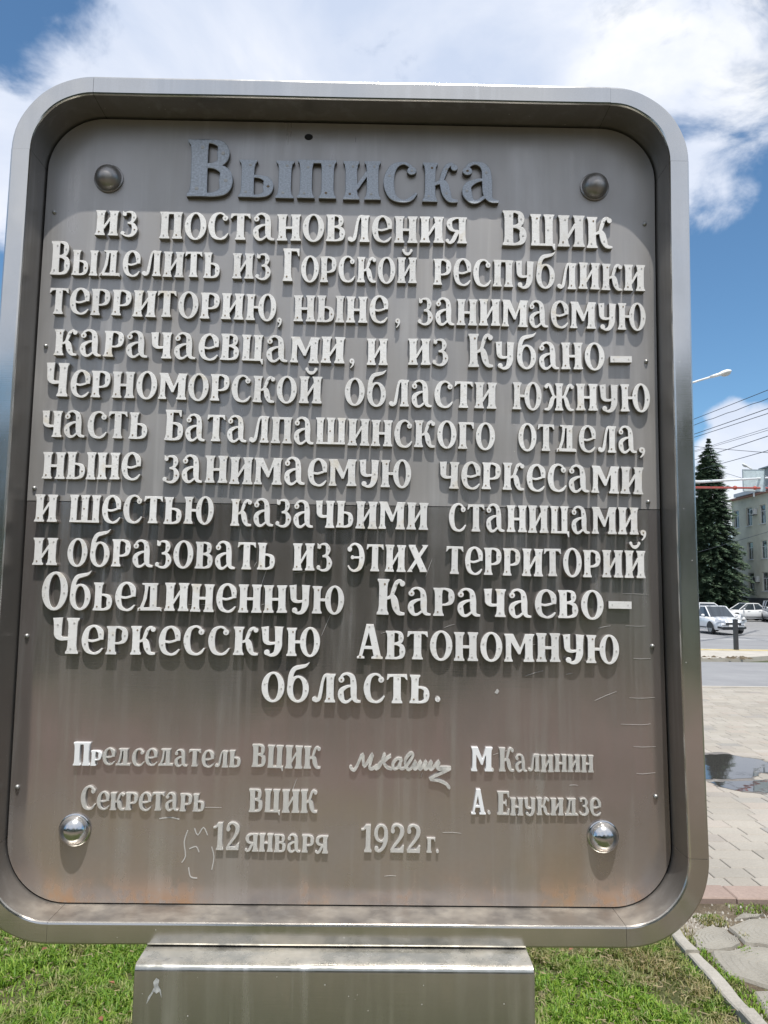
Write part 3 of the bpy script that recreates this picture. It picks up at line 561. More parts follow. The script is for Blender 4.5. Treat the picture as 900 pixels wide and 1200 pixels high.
def stripe(pts, wd, name='lane_line'):
    m = MB()
    for a, b in zip(pts, pts[1:]):
        a, b = Vector(a), Vector(b); d = (b-a).normalized(); n_ = Vector((-d.y, d.x))*wd/2; N = 10
        rows = [a+(b-a)*i/N for i in range(N+1)]
        m.add([(*(q+s_*n_), gz(0, q.y)-.036) for q in rows for s_ in (-1, 1)], [(2*i, 2*i+1, 2*i+3, 2*i+2) for i in range(N)])
    return tag(m.build(name, M_line), kind='structure')
stripe([(8, 23.6), (12.5, 21.6)], .14); stripe([(12.2, 35.4), (15.4, 32.6), (15.1, 27.6)], .16) if False else None
stripe([(2, 37.0), (17, 32.6), (40, 27.5)], .16); stripe([(10, 42.5), (20.5, 40.7), (34, 37.5)], .18); stripe([(0, 23.0), (16, 22.2), (40, 21.5)], .16)
# plaza pavers
def objvar(name, stops, rough=.8, island=False):
    m, t, b = newmat(name); p = t.n('ShaderNodeNewGeometry'); rr_ = p.outputs['Random Per Island'] if island else t.n('ShaderNodeObjectInfo').outputs['Random']
    pos = p.outputs['Position']; g1 = t.noise(pos, 70, 4, .7); g2 = t.noise(pos, 1.2, 5, .6)
    c = t.ramp(rr_, stops); c = t.mix(1., c, t.ramp(g1, [(.3, .86), (.7, 1.1)]), 'MULTIPLY'); c = t.mix(1., c, t.ramp(g2, [(.3, .86), (.65, 1.06)]), 'MULTIPLY')
    setb(t, b, Base_Color=c, Roughness=rough, Normal=bump(t, g1, .3, .003)); b.inputs['Specular IOR Level'].default_value = .3
    return m
pst = [(0, (.32, .292, .25)), (.3, (.38, .348, .298)), (.55, (.345, .31, .262)), (.75, (.385, .352, .308)), (.86, (.37, .32, .27)), (.93, (.28, .265, .24)), (1, (.41, .375, .32))]
M_pv, M_pvi = objvar('concrete_paver', pst), objvar('concrete_paver_field', pst, island=True)
plaza = empty('plaza', (0, 2.63, 0)); tag(plaza, kind='structure')
pr_ = random.Random(11); pm = {}; cand = []
y = 2.645; row = 0
while y < 11.62:
    x = -14+pr_.uniform(0, .3)
    while x < 16:
        l = pr_.choice([.157, .235, .235, .315]); cand.append((x, y, l)); x += l
    y += .157; row += 1
def vis(c):
    x, y, l = c; d = y+1.7
    return (x+l > .30+d*.37) and (x < .15+d*.50)
near = sorted([c for c in cand if vis(c)], key=lambda c: c[1])[:290]; ns = set(near)
def paver_verts(l, wy=.157): g_ = .0025; bv = .004; return [(g_, g_, -.06), (l-g_, g_, -.06), (l-g_, wy-g_, -.06), (g_, wy-g_, -.06), (g_, g_, -bv), (l-g_, g_, -bv), (l-g_, wy-g_, -bv), (g_, wy-g_, -bv), (g_+bv, g_+bv, 0), (l-g_-bv, g_+bv, 0), (l-g_-bv, wy-g_-bv, 0), (g_+bv, wy-g_-bv, 0)]
pf = [(0, 1, 5, 4), (1, 2, 6, 5), (2, 3, 7, 6), (3, 0, 4, 7), (4, 5, 9, 8), (5, 6, 10, 9), (6, 7, 11, 10), (7, 4, 8, 11), (8, 9, 10, 11)]
for l in (.157, .235, .315):
    m = MB(); m.add(paver_verts(l), pf); pm[l] = m.mesh('paver', M_pv, fix=False)
for c in near:
    o = link(bpy.data.objects.new('paver', pm[c[2]]), plaza); o.location = (c[0], c[1]-2.63, pr_.uniform(-.0012, .0012))
m = MB(); vv = []; ff = []
pf2 = pf[4:]
for c in cand:
    if c in ns: continue
    z = pr_.uniform(-.001, .001); b = len(m.v); V_ = paver_verts(c[2]); m.v += [(c[0]+a, c[1]+b_, d+z) for a, b_, d in V_[4:]]; fl = [tuple(b+i-4 for i in f) for f in pf2]; m.f += fl; m.mi += [0]*5
o = m.build('paver_field', M_pvi, plaza, fix=False); o.location = (0, -2.63, 0); o['kind'] = 'stuff'
M_red = objvar('reddish_kerb_stone', [(0, (.31, .23, .19)), (1, (.36, .275, .23))])
m = MB(); L = .62; bv = .006
m.add([(.003, 0, -.09), (L-.003, 0, -.09), (L-.003, .178, -.09), (.003, .178, -.09), (.003, 0, .02-bv), (L-.003, 0, .02-bv), (L-.003, .178, .02-bv), (.003, .178, .02-bv), (.003+bv, bv, .02), (L-.003-bv, bv, .02), (L-.003-bv, .178-bv, .02), (.003+bv, .178-bv, .02)], pf); me = m.mesh('kerb_stone', M_red, fix=False)
for i in range(-9, 10):
    o = link(bpy.data.objects.new('kerb_stone', me), plaza); o.location = (2.0-.01+i*.62, 2.458-2.63, pr_.uniform(-.003, .003))
# puddle: water lying in a dip, wet rim
def jag(poly, n=5, a=.03, seed=1):
    q = random.Random(seed); out = []
    for i in range(len(poly)):
        p0, p1 = poly[i], poly[(i+1) % len(poly)]
        for k in range(n): f = k/n; out.append((p0[0]+(p1[0]-p0[0])*f+q.uniform(-a, a)*(k > 0), p0[1]+(p1[1]-p0[1])*f+q.uniform(-a, a)*(k > 0)))
    return out
pud1 = [(2.2, 5.6), (2.6, 6.0), (3.0, 6.15), (3.34, 6.11), (3.46, 6.13), (3.67, 6.14), (3.72, 5.99), (3.84, 5.92), (3.87, 5.79), (4.3, 5.66), (4.6, 5.5), (4.4, 5.3), (3.72, 5.28), (3.64, 5.34), (3.58, 5.37), (3.41, 5.16), (3.2, 5.10), (3.05, 5.12), (2.9, 5.08), (2.5, 5.2)]
pud2 = [(2.97, 5.0), (3.18, 5.03), (3.39, 5.07), (3.58, 5.08), (3.9, 5.0), (4.1, 4.8), (3.7, 4.66), (3.35, 4.66), (3.17, 4.68), (3.07, 4.72), (2.98, 4.83)]
mw, t, b = newmat('puddle_water'); p = t.n('ShaderNodeNewGeometry').outputs['Position']
setb(t, b, Base_Color=(.05, .048, .045), Roughness=.02, Normal=bump(t, t.noise(p, 9, 2, .4), .02, .01)); b.inputs['IOR'].default_value = 1.6; b.inputs['Specular IOR Level'].default_value = 1.
m = MB()
for i, q in enumerate((pud1, pud2)): q = jag(q, 4, .02, i+2); m.add([(x, y_, .0036) for x, y_ in q], [tuple(range(len(q)))])
tag(m.build('puddle', mw, fix=False), 'shallow puddle mirroring the sky on the pale paving beside the board', 'puddle')
M_wet = ground_mat('wet_mud', [(.3, (.13, .115, .095)), (.6, (.22, .19, .16))], 6, 50, .35, .3, .004)
m = MB()
for i, q in enumerate((pud1, pud2)):
    cx, cy = sum(a[0] for a in q)/len(q), sum(a[1] for a in q)/len(q); q = [(cx+(x-cx)*1.05, cy+(y_-cy)*1.13+.01) for x, y_ in q]; q = jag(q, 4, .035, i+5); m.add([(x, y_, .0018+.0006*i) for x, y_ in q], [tuple(range(len(q)))])
tag(m.build('mud_film', M_wet, fix=False), 'damp brown mud film round the puddle on the paving', 'mud', kind='stuff')
# kerb strip beside the lawn
m = MB(); yy = 2.42; ks = random.Random(2)
kerbs = empty('lawn_edging', (1.49, 2.0, 0)); tag(kerbs, kind='structure')
M_edge = ground_mat('old_concrete', [(.3, (.24, .225, .19)), (.5, (.35, .325, .28)), (.7, (.43, .40, .35))], 8, 90, .9, .6, .004)
ya = 2.44
for i, l in enumerate((.62, .48, .9, .9, .9, .9)):
    m = MB(); N = 8; rings = []
    for k in range(N+1):
        y_ = ya-l*k/N-(.004 if k == N else 0); e = ks.uniform(-.004, .004); w_ = .029+ks.uniform(-.004, .003); c = i*.004+e; h = .045+ks.uniform(-.004, .004)-.01*(i == 1)
        rings.append([(c-w_, y_-2, -.05), (c+w_, y_-2, -.05), (c+w_, y_-2, h-.006), (c+w_-.006, y_-2, h), (c-w_+.006, y_-2, h), (c-w_, y_-2, h-.006)])
    m.loft(rings); m.build('edging_block', M_edge, kerbs, ang=40); ya -= l
# concrete slabs shaped like cut logs with ring grooves
M_slab = ground_mat('weathered_slab', [(.3, (.20, .185, .155)), (.5, (.28, .26, .22)), (.7, (.34, .32, .275))], 5, 110, .9, .7, .003)
path = empty('slab_path', (1.8, 1.9, 0)); tag(path, kind='structure')
def slab(poly, cen, h, seed):
    q = random.Random(seed); poly = jag(poly, 3, .008, seed); NR = 46; rings = []; n_ = len(poly)
    for j in range(NR+1):
        f = 1-j/NR*.985; g_ = (.0022 if (j % 7) in (0,) and 4 < j < NR-4 else 0); lift = 0 if j > 1 else -.006*(2-j)
        rm_ = sum(sqrt((x-cen[0])**2+(y_-cen[1])**2) for x, y_ in poly)/n_
        rings.append([(cen[0]+((x-cen[0])*f*f+(1-f)*(x-cen[0])/sqrt((x-cen[0])**2+(y_-cen[1])**2)*rm_*f)-1.8, cen[1]+((y_-cen[1])*f*f+(1-f)*(y_-cen[1])/sqrt((x-cen[0])**2+(y_-cen[1])**2)*rm_*f)-1.9, h+lift-g_+q.uniform(-.0003, .0003)) for i, (x, y_) in enumerate(poly)])
    m = MB(); m.loft([[(x, y_, -.03) for x, y_, z in rings[0]]]+rings, 0, True); m.build('path_slab', M_slab, path, fix=True)
slab([(1.575, 2.036), (1.629, 2.102), (1.705, 2.146), (1.775, 2.118), (1.776, 1.97), (1.713, 1.922), (1.617, 1.899), (1.548, 1.913)], (1.70, 2.02), .010, 1)
slab([(1.790, 2.128), (1.935, 2.22), (2.25, 2.26), (2.35, 2.0), (2.10, 1.93), (1.885, 1.944), (1.792, 1.968)], (1.98, 2.08), .012, 2)
slab([(1.603, 1.890), (1.711, 1.900), (1.789, 1.945), (1.882, 1.92), (2.02, 1.90), (2.05, 1.72), (1.90, 1.585), (1.703, 1.575), (1.648, 1.625), (1.571, 1.667), (1.578, 1.823)], (1.80, 1.75), .011, 3)
slab([(1.868, 2.235), (1.95, 2.30), (2.05, 2.29), (1.995, 2.258), (1.937, 2.242)], (1.95, 2.265), .008, 4)
slab([(1.62, 1.55), (1.9, 1.54), (2.1, 1.4), (2.0, 1.15), (1.7, 1.1), (1.58, 1.3)], (1.82, 1.33), .010, 5)
# gravel
m = MB(); gr = random.Random(8)
for i in range(900):
    if i < 520: x, y_ = gr.gauss(1.64, .09), gr.gauss(2.17, .07)
    else: x, y_ = gr.uniform(1.53, 2.5), gr.uniform(1.9, 2.43) if i < 760 else gr.uniform(1.1, 2.4)
    if x < 1.54 or y_ > 2.44: continue
    r = gr.uniform(.003, .011); a = gr.uniform(0, 3); P = [(x+r*cos(a+k*pi/2)*gr.uniform(.7, 1.2), y_+r*sin(a+k*pi/2)*gr.uniform(.7, 1.2), -.004) for k in range(4)]+[(x+r*.3*cos(a), y_+r*.3*sin(a), r*.75)]
    m.add(P, [(0, 1, 4), (1, 2, 4), (2, 3, 4), (3, 0, 4)])
tag(m.build('gravel', objvar('white_gravel', [(0, (.22, .19, .15)), (.5, (.36, .33, .28)), (1, (.52, .49, .44))], island=True), fix=False), 'pale broken gravel and plaster crumbs beside the lawn kerb', 'gravel', kind='stuff')
# grass
mg, t, b = newmat('grass_blade'); gi = t.n('ShaderNodeNewGeometry'); rp = gi.outputs['Random Per Island']; n0 = t.noise(gi.outputs['Position'], 2.6, 4, .6)
green = t.ramp(rp, [(0, (.08, .17, .010)), (.4, (.14, .27, .014)), (.75, (.22, .35, .025)), (1, (.31, .40, .06))]); dry = t.ramp(rp, [(0, (.20, .15, .06)), (.5, (.33, .26, .12)), (.8, (.18, .22, .05)), (1, (.45, .38, .22))])
df = t.m('ADD', n0, t.m('MULTIPLY', t.m('SUBTRACT', rp, .5), .12))
setb(t, b, Base_Color=t.mix(t.ramp(df, [(.485, 0.), (.59, 1.)]), green, dry), Roughness=.55)
tr = t.n('ShaderNodeBsdfTranslucent', Color=(.16, .28, .03, 1)); mx = t.n('ShaderNodeMixShader', i0=.25, i1=b.outputs[0], i2=tr.outputs[0]); out = [n for n in t.t.nodes if n.type == 'OUTPUT_MATERIAL'][0]; t.t.links.new(mx.outputs[0], out.inputs[0])
def grass(name, regions, label, seed, hh=(.012, .042)):
    q = random.Random(seed); V_ = []; F_ = []
    for x0, x1, y0, y1, n_ in regions:
        for i in range(n_):
            x, y_ = q.uniform(x0, x1), q.uniform(y0, y1)
            if abs(x) < .42 and -.09 < y_ < .25: continue
            if 1.5 < x < 2.5 and name == 'grass':
                pass
            nz_ = mnoise.noise((x*5, y_*5, seed))+.6*mnoise.noise((x*17, y_*17, seed+3.))
            if name == 'grass' and nz_ < -.20 and q.random() < .85: continue
            h = q.uniform(*hh)*(1+.55*nz_+(.5 if abs(abs(x)-.43) < .04 else 0)); a = q.uniform(0, 6.283); le = q.uniform(.2, 1.5)*h; w_ = q.uniform(.0014, .0034); dx, dy = cos(a), sin(a); px, py = -dy*w_, dx*w_; b_ = len(V_)
            V_ += [(x-px, y_-py, -.004), (x+px, y_+py, -.004), (x+dx*le*.4+px*.8, y_+dy*le*.4+py*.8, h*.62), (x+dx*le*.4-px*.8, y_+dy*le*.4-py*.8, h*.62), (x+dx*le, y_+dy*le, h*(1-.35*q.random()*le/h))]
            F_ += [(b_, b_+1, b_+2, b_+3), (b_+3, b_+2, b_+4)]
    me = bpy.data.meshes.new(name); me.from_pydata(V_, [], F_); me.materials.append(mg); me.polygons.foreach_set('use_smooth', [True]*len(F_)); return tag(link(bpy.data.objects.new(name, me)), label, 'grass', kind='stuff')
grass('grass', [(.35, 1.455, 1.05, 2.42, 52000), (-2.3, -.55, 1.05, 2.1, 54000), (-.6, .4, .4, 2.0, 5000), (-3.4, 1.45, -1.6, 1.1, 34000), (-6, -2.3, -1, 2.4, 9000), (-4, 1.45, -4.1, -1.6, 3500)], 'short mown grass with dry yellow patches round the pedestal', 21)
grass('weed_tufts', [(1.68, 1.82, 2.16, 2.28, 300), (1.74, 1.80, 1.86, 1.93, 160), (1.80, 1.84, 2.02, 2.08, 60), (1.54, 1.60, 1.62, 2.05, 320), (1.53, 1.62, 1.1, 1.7, 700), (1.9, 2.4, 2.30, 2.42, 300), (1.62, 2.1, 1.0, 1.56, 2200), (1.85, 2.2, 1.54, 1.68, 900), (1.53, 1.60, 2.0, 2.3, 120)], 'small weeds growing between the concrete path slabs', 5, (.006, .02))
# cut clippings / fallen leaves
m = MB(); q = random.Random(4)
for i in range(1500):
    x, y_ = (q.uniform(.5, 1.45), q.uniform(1.15, 1.9)) if i % 3 else (q.uniform(-1.7, -.6), q.uniform(1.2, 2.0)); a = q.uniform(0, 6.28); l = q.uniform(.01, .035); z = q.uniform(.012, .035); w_ = .0011
    m.add([(x, y_, z), (x+l*cos(a), y_+l*sin(a), z+q.uniform(-.008, .008)), (x+l*cos(a)-w_*sin(a), y_+l*sin(a)+w_*cos(a), z), (x-w_*sin(a)*1.5, y_+w_*cos(a)*1.5, z)], [(0, 1, 2, 3)])
tag(m.build('dry_clippings', plain('straw', (.42, .34, .20), .8, 0, .3, 30), fix=False), 'dry straw coloured clippings lying on the lawn', 'clippings', kind='stuff')
m = MB(); M_leaf = plain('fallen_leaf', (.24, .10, .05), .7, 0, .3, 40)
for i, (x, y_, z) in enumerate(((-1.26, 1.90, .05), (-1.33, 1.78, .045), (-.95, 1.5, .045), (.95, 1.8, .05), (-.9, 1.25, .04))):
    m = MB(); r = .02; m.add([(-r, 0, 0), (-r*.3, r*.5, .004), (r*.8, r*.1, .001), (-r*.2, -r*.5, .005), (0, 0, -.002)], [(0, 4, 1), (1, 4, 2), (2, 4, 3), (3, 4, 0)]); o = m.build('fallen_leaf', M_leaf, fix=False); o.location = (x, y_, z); o.rotation_euler = (.2, .1, i*1.3)
    tag(o, ['rust red fallen leaf on the grass just under the bottom left corner of the board', 'rust red fallen leaf on the grass left of the pedestal, second nearest the board corner', 'rust red fallen leaf lying midway between board corner and pedestal', 'rust red fallen leaf on the lawn right of the pedestal', 'rust red fallen leaf low beside the left edge of the pedestal'][i], 'leaf')
m = MB(); q = random.Random(44)
tag(sheet('bare_soil_patch', -3.2, -1.45, 1.84, 2.44, .004, M_soil, 4, 3), kind='structure')
for i in range(700):
    x, y_ = q.uniform(-2.4, -1.25), q.uniform(1.75, 2.42); r = q.uniform(.004, .014); m.add([(x-r, y_-r, 0), (x+r, y_-r*.7, 0), (x+r*.6, y_+r, 0), (x-r, y_+r*.8, 0), (x, y_, r*1.1+.004)], [(0, 1, 4), (1, 2, 4), (2, 3, 4), (3, 0, 4)])
tag(m.build('soil_crumbs', objvar('brown_crumbs', [(0, (.16, .09, .055)), (.5, (.34, .23, .16)), (1, (.5, .42, .36))], island=True), fix=False), 'brown soil crumbs and grit beyond the left corner of the lawn', 'soil', kind='stuff')
# ------------------------------------------------------------------ street
M_blk = plain('black_bollard_paint', (.035, .037, .042), .45)
bo = empty('bollard', (10.45, 20.3, .03)); tag(bo, 'dark square bollard on the island kerb in front of the white sedan', 'bollard')
m = MB(); m.box(-.052, .052, -.052, .052, 0, .84); m.box(-.075, .075, -.075, .075, 0, .012); m.build('post', M_blk, bo); m = MB(); m.add([(-.056, -.056, .84), (.056, -.056, .84), (.056, .056, .84), (-.056, .056, .84), (-.056, -.056, .865), (.056, -.056, .865), (.056, .056, .865), (-.056, .056, .865), (0, 0, .885)], [(0, 1, 5, 4), (1, 2, 6, 5), (2, 3, 7, 6), (3, 0, 4, 7), (4, 5, 8), (5, 6, 8), (6, 7, 8), (7, 4, 8), (3, 2, 1, 0)]); m.build('cap', M_blk, bo)
M_car = plain('white_car_paint', (.78, .785, .79), .25, 0, .03, 2, coat=.8)
M_sil = plain('silver_car_paint', (.52, .53, .55), .3, .4, .03, 2, coat=.8)
M_glass = plain('car_glass', (.03, .04, .05), .04, 0, .05, 2, spec=1.)
M_tyre = plain('tyre', (.025, .025, .027), .8); M_rim = plain('alloy_rim', (.35, .36, .37), .35, .8); M_trim = plain('black_trim', (.02, .021, .023), .45)
M_hl = plain('headlamp', (.55, .58, .62), .08, .3, spec=1.); M_chr = plain('chrome', (.75, .76, .78), .15, 1.); M_plt = plain('number_plate', (.75, .74, .72), .5); M_red2 = plain('tail_lamp', (.35, .02, .02), .2)
def car(loc, rz, kind, paint, label, group='cars on the road behind the board'):
    c = empty('parked_car' if kind != 'sedan_f' else 'car', loc, rz); tag(c, label, 'car', group)
    L, Wd, H = {'sedan': (4.45, 1.72, 1.46), 'sedan_f': (4.42, 1.75, 1.49), 'wagon': (4.5, 1.76, 1.55), 'suv': (4.5, 1.85, 1.68)}[kind]
    hw = Wd/2; fl = L/2; suv = kind == 'suv'; up = .06 if suv else 0
    belt = .93+up*2; st = [(-fl, .62, .42, .80+up), (-fl+.07, .80, .26, belt-.06), (-fl+.45, .97, .22, belt+.02), (-fl+1.1, 1., .2, belt+.03), (0, 1., .2, belt), (fl-1.5, 1., .2, belt-.01), (fl-.95, .985, .2, belt-.08), (fl-.45, .92, .22, belt-.18), (fl-.12, .80, .26, belt-.30), (fl, .66, .40, .56+up)]
    if kind in ('wagon', 'suv'): st[0] = (-fl, .80, .42, .96+up); st[1] = (-fl+.06, .9, .26, belt+.05)
    rings = []
    for x, wf, zl, zt in st:
        w_ = hw*wf; zm = zl+(zt-zl)*.55
        h = [(w_*.90, zl), (w_*.985, zl+.12), (w_, zm), (w_*.975, zt-.09), (w_*.90, zt-.015), (w_*.6, zt+.02), (0, zt+.035)]
        rings.append([(x, y, z) for y, z in h]+[(x, -y, z) for y, z in h[-2::-1]])
    m = MB(); m.loft(rings); body = m.build('body', paint, c, ang=50)
    rear = {'sedan': -fl+.95, 'sedan_f': -fl+.95, 'wagon': -fl+.30, 'suv': -fl+.25}[kind]; cow = fl-1.18
    rf0 = {'sedan': -fl+1.55, 'sedan_f': -fl+1.5, 'wagon': -fl+.75, 'suv': -fl+.6}[kind]; rf1 = cow-.75
    def gh(x, z, w_): return (x, w_, z)
    lo = [(rear, hw*.80), (rear+.25, hw*.92), (cow-.35, hw*.93), (cow, hw*.78)]; hi = [(rf0, hw*.66), (rf0+.15, hw*.71), (rf1-.15, hw*.72), (rf1, hw*.64)]
    zb, zr = belt-.03, H-.05
    A = [(x, y, zb) for x, y in lo]+[(x, -y, zb) for x, y in lo[::-1]]; B_ = [(x, y, zr) for x, y in hi]+[(x, -y, zr) for x, y in hi[::-1]]
    m = MB(); m.loft([A, B_]); m.build('windows', M_glass, c, fix=True)
    m = MB(); C1 = [(x*1.005, y*1.03, zr-.02) for x, y, z in B_]; C2 = [(x, y*1.0, H-.015) for x, y, z in B_]; C3 = [(x*.9+.0, y*.7, H) for x, y, z in B_]; m.loft([C1, C2, C3]); m.build('roof', paint, c, ang=60)
    m = MB()
    def pil(p, q_, t=.035): pm_ = MB(); pm_.tube([p, q_], t, 6); pm_.build('pillar', paint, c)
    for s_ in (-1, 1):
        pil((cow, s_*hw*.79, zb), (rf1, s_*hw*.66, zr)); pil((rear+.02, s_*hw*.82, zb), (rf0, s_*hw*.67, zr), .05); mid = (rf0+rf1)/2-.05; pil((mid, s_*hw*.93, zb), (mid, s_*hw*.725, zr), .03)
        if kind != 'sedan': pil((rf0+.35, s_*hw*.93, zb), (rf0+.3, s_*hw*.72, zr), .04)
    wr = .315+up*.4; wm = MB(); wm.loft([[(r*cos(2*pi*k/22), y, r*sin(2*pi*k/22)) for k in range(22)] for r, y in ((wr-.10, -.0), (wr-.02, 0), (wr, .03), (wr, .17), (wr-.02, .2), (.05, .2))]); tme = wm.mesh('tyre', M_tyre, ang=40)
    rm = MB(); rm.loft([[(r*cos(2*pi*k/22), y, r*sin(2*pi*k/22)) for k in range(22)] for r, y in ((wr-.095, -.004), (wr-.12, .0), (wr-.13, .03), (.02, .03))]); 
    for k in range(5): a = 2*pi*k/5; M4 = Matrix.Rotation(a, 4, 'Y'); rm.box(.03, wr-.11, -.008, .028, -.028, .028, 0, M4)
    rme = rm.mesh('rim', M_rim)
    am = MB(); am.add([((wr+.055)*cos(pi*k/14), 0, (wr+.055)*sin(pi*k/14)) for k in range(15)]+[((wr+.055)*cos(pi*k/14), .12, (wr+.055)*sin(pi*k/14)) for k in range(15)]+[(.37, 0, -.1), (-.37, 0, -.1)], [(*range(15), 16, 15+15)]+[(k, k+1, 16+k, 15+k) for k in range(14)]) if False else am.add([((wr+.05)*cos(pi*k/14), 0, (wr+.05)*sin(pi*k/14)-(.0)) for k in range(15)], [tuple(range(15))])
    ame = am.mesh('wheel_arch', M_trim, fix=False)
    for sx in (fl-.86, -fl+.88):
        for s_ in (-1, 1):
            wh = link(bpy.data.objects.new('wheel', tme), c); wh.location = (sx, s_*(hw-.02), wr); wh.rotation_euler = (0, 0, 0 if s_ < 0 else pi)
            ri = link(bpy.data.objects.new('rim', rme), wh)
            ar = link(bpy.data.objects.new('wheel_arch', ame), c); ar.location = (sx, s_*(hw+.004), wr); 
    yh = hw*.80
    for s_ in (-1, 1):
        m = MB(); z = belt-.32
        m.loft([[(fl-.055, s_*hw*.52, z), (fl-.05, s_*hw*.52, z+.06), (fl-.30, s_*hw*.86, z+.15), (fl-.31, s_*hw*.88, z+.04)], [(fl+.02, s_*hw*.5, z), (fl+.0, s_*hw*.5, z+.085), (fl-.27, s_*hw*.98, z+.20), (fl-.25, s_*hw*.99, z+.05)]]); m.build('headlight', M_hl, c)
        m = MB(); m.box(-fl-.012, -fl+.1, s_*hw*.52, s_*hw*.80, .68+up, .84+up); m.build('tail_light', M_red2, c)
        m = MB(); m.ball((cow-.30, s_*(hw+.07), zb+.07), .06, .10, .07); m.build('mirror', paint, c, smooth=True)
        m = MB(); m.box(-fl+.95, fl-1.3, min(s_*(hw-.01), s_*(hw+.006)), max(s_*(hw-.01), s_*(hw+.006)), .30, .36); m.build('sill_trim', M_trim, c)
        for hx in (-.75, .2): m = MB(); m.box(hx, hx+.2, min(s_*(hw*.97), s_*(hw+.015)), max(s_*hw*.97, s_*(hw+.015)), belt-.14, belt-.11); m.build('door_handle', paint, c)
    m = MB(); m.box(fl-.04, fl+.02, -hw*.46, hw*.46, .52+up, .62+up); m.build('grille', M_trim, c); m = MB(); m.box(fl-.03, fl+.028, -hw*.47, hw*.47, .615+up, .635+up); m.build('grille_bar', M_chr, c)
    m = MB(); m.box(fl-.12, fl+.012, -hw*.62, hw*.62, .26+up, .40+up)
    for s_ in (-1, 1): m.loft([[(fl-.1, s_*hw*.60, .28+up), (fl-.1, s_*hw*.60, .37+up), (fl-.24, s_*hw*.86, .42+up), (fl-.24, s_*hw*.86, .32+up)], [(fl+.005, s_*hw*.60, .28+up), (fl-.005, s_*hw*.60, .37+up), (fl-.11, s_*hw*.86, .42+up), (fl-.11, s_*hw*.86, .32+up)]])
    m.build('bumper_intake', M_trim, c)
    for e, z in ((fl+.03, .41), (-fl-.02, .60)): m = MB(); m.box(e-.01, e+.01, -.26, .26, z+up, z+.11+up); m.build('number_plate', M_plt, c)
    return c
h1 = R(-60)
c_ = Vector((19.15, 39.6)); d_ = Vector((.03, -1.)).normalized(); cc = c_-d_*1.4
car((cc.x-.1, cc.y, -.5), math.atan2(d_.y, d_.x), 'sedan_f', M_car, 'white sedan nearest the bollard, its dark grille turned to the camera')
car((23.6, 52., -.5), R(-22), 'wagon', M_car, 'white estate car with dark side windows directly behind the nearest white sedan')
car((30.6, 61., -.5), R(186), 'sedan', M_car, 'white saloon with its bonnet towards the spruce, right of the nearest sedan')
car((32.1, 58.8, -.5), R(-103), 'suv', M_sil, 'silver off-roader cut by the right picture edge')
car((27.4, 69., -.5), R(3), 'suv', M_car, 'white car roof showing farthest back below the building plinth')
# building: long wall runs away from the camera at x = 34
bd = empty('office_building', (34, 62, -.5)); tag(bd, 'pale three storey office building with a dark plinth beyond the spruce', 'building')
ox, oy, oz = 34, 62, -.5
M_wall = plain('limewashed_wall', (.62, .605, .50), .9, 0, .10, .8, .3, 20.); M_pl = plain('dark_plinth', (.07, .075, .08), .8); M_sh = plain('grey_roof_sheet', (.30, .32, .35), .6, .2); M_eav = plain('faded_red_eave', (.40, .20, .16), .7)
M_fr = plain('white_window_frame', (.66, .67, .68), .5); M_gl = plain('window_glass', (.05, .055, .065), .05, spec=1.); M_cur = plain('pale_curtain', (.42, .42, .40), .8)
ys_c = [66.85-2.43*i for i in range(-1, 12)]; zs = [(1.95, 3.6), (4.78, 6.36), (7.85, 9.50)]
Y0, Y1 = 36., 70.2; hwid = .52
ysb = sorted([Y0, Y1]+[v_ for c in ys_c for v_ in (c-hwid, c+hwid)]); ysb = [v_ for v_ in ysb if Y0 <= v_ <= Y1]
zsb = [1.35]+[v_ for z in zs for v_ in z]+[10.45]
def isw(y, z): return any(abs(y-c) < hwid-.01 for c in ys_c if c-hwid > Y0 and c+hwid < Y1) and any(a < z < b for a, b in zs)
m = MB()
for a, b in zip(ysb, ysb[1:]):
    for c, d in zip(zsb, zsb[1:]):
        if isw((a+b)/2, (c+d)/2):
            m.add([(0, a-oy, c-oz), (0, b-oy, c-oz), (0, b-oy, d-oz), (0, a-oy, d-oz), (.2, a-oy, c-oz), (.2, b-oy, c-oz), (.2, b-oy, d-oz), (.2, a-oy, d-oz)], [(0, 1, 5, 4), (1, 2, 6, 5), (2, 3, 7, 6), (3, 0, 4, 7)])
        else: m.add([(0, a-oy, c-oz), (0, b-oy, c-oz), (0, b-oy, d-oz), (0, a-oy, d-oz)], [(0, 3, 2, 1)])
m.add([(0, Y1-oy, 1.35-oz), (14, Y1-oy, 1.35-oz), (14, Y1-oy, 10.45-oz), (0, Y1-oy, 10.45-oz), (0, Y0-oy, 1.35-oz), (14, Y0-oy, 1.35-oz), (14, Y0-oy, 10.45-oz), (0, Y0-oy, 10.45-oz)], [(0, 3, 2, 1), (4, 5, 6, 7), (1, 2, 6, 5), (3, 7, 6, 2)])
m.build('wall', M_wall, bd, fix=False)
m = MB(); m.box(-.06, 14.1, Y0-oy-.06, Y1-oy+.06, 0, 1.85); m.build('plinth', M_pl, bd)
m = MB(); m.box(-.35, 14.3, Y0-oy-.3, Y1-oy+.35, 10.96, 11.08); m.build('eave', M_eav, bd)
m = MB(); m.box(.15, 14, Y0-oy+.2, Y1-oy-.2, 11.30, 11.62); m.build('parapet', plain('pale_parapet_sheet', (.52, .53, .56), .5), bd)
m = MB(); m.add([(-.4, Y0-oy-.35, 11.085), (14.4, Y0-oy-.35, 11.085), (14.4, Y1-oy+.4, 11.085), (-.4, Y1-oy+.4, 11.085), (7, Y0-oy+6, 11.75), (7, Y1-oy-6, 11.75)], [(0, 4, 5, 3), (1, 2, 5, 4), (0, 1, 4), (2, 3, 5)]); rf = m.build('roof', M_sh, bd)
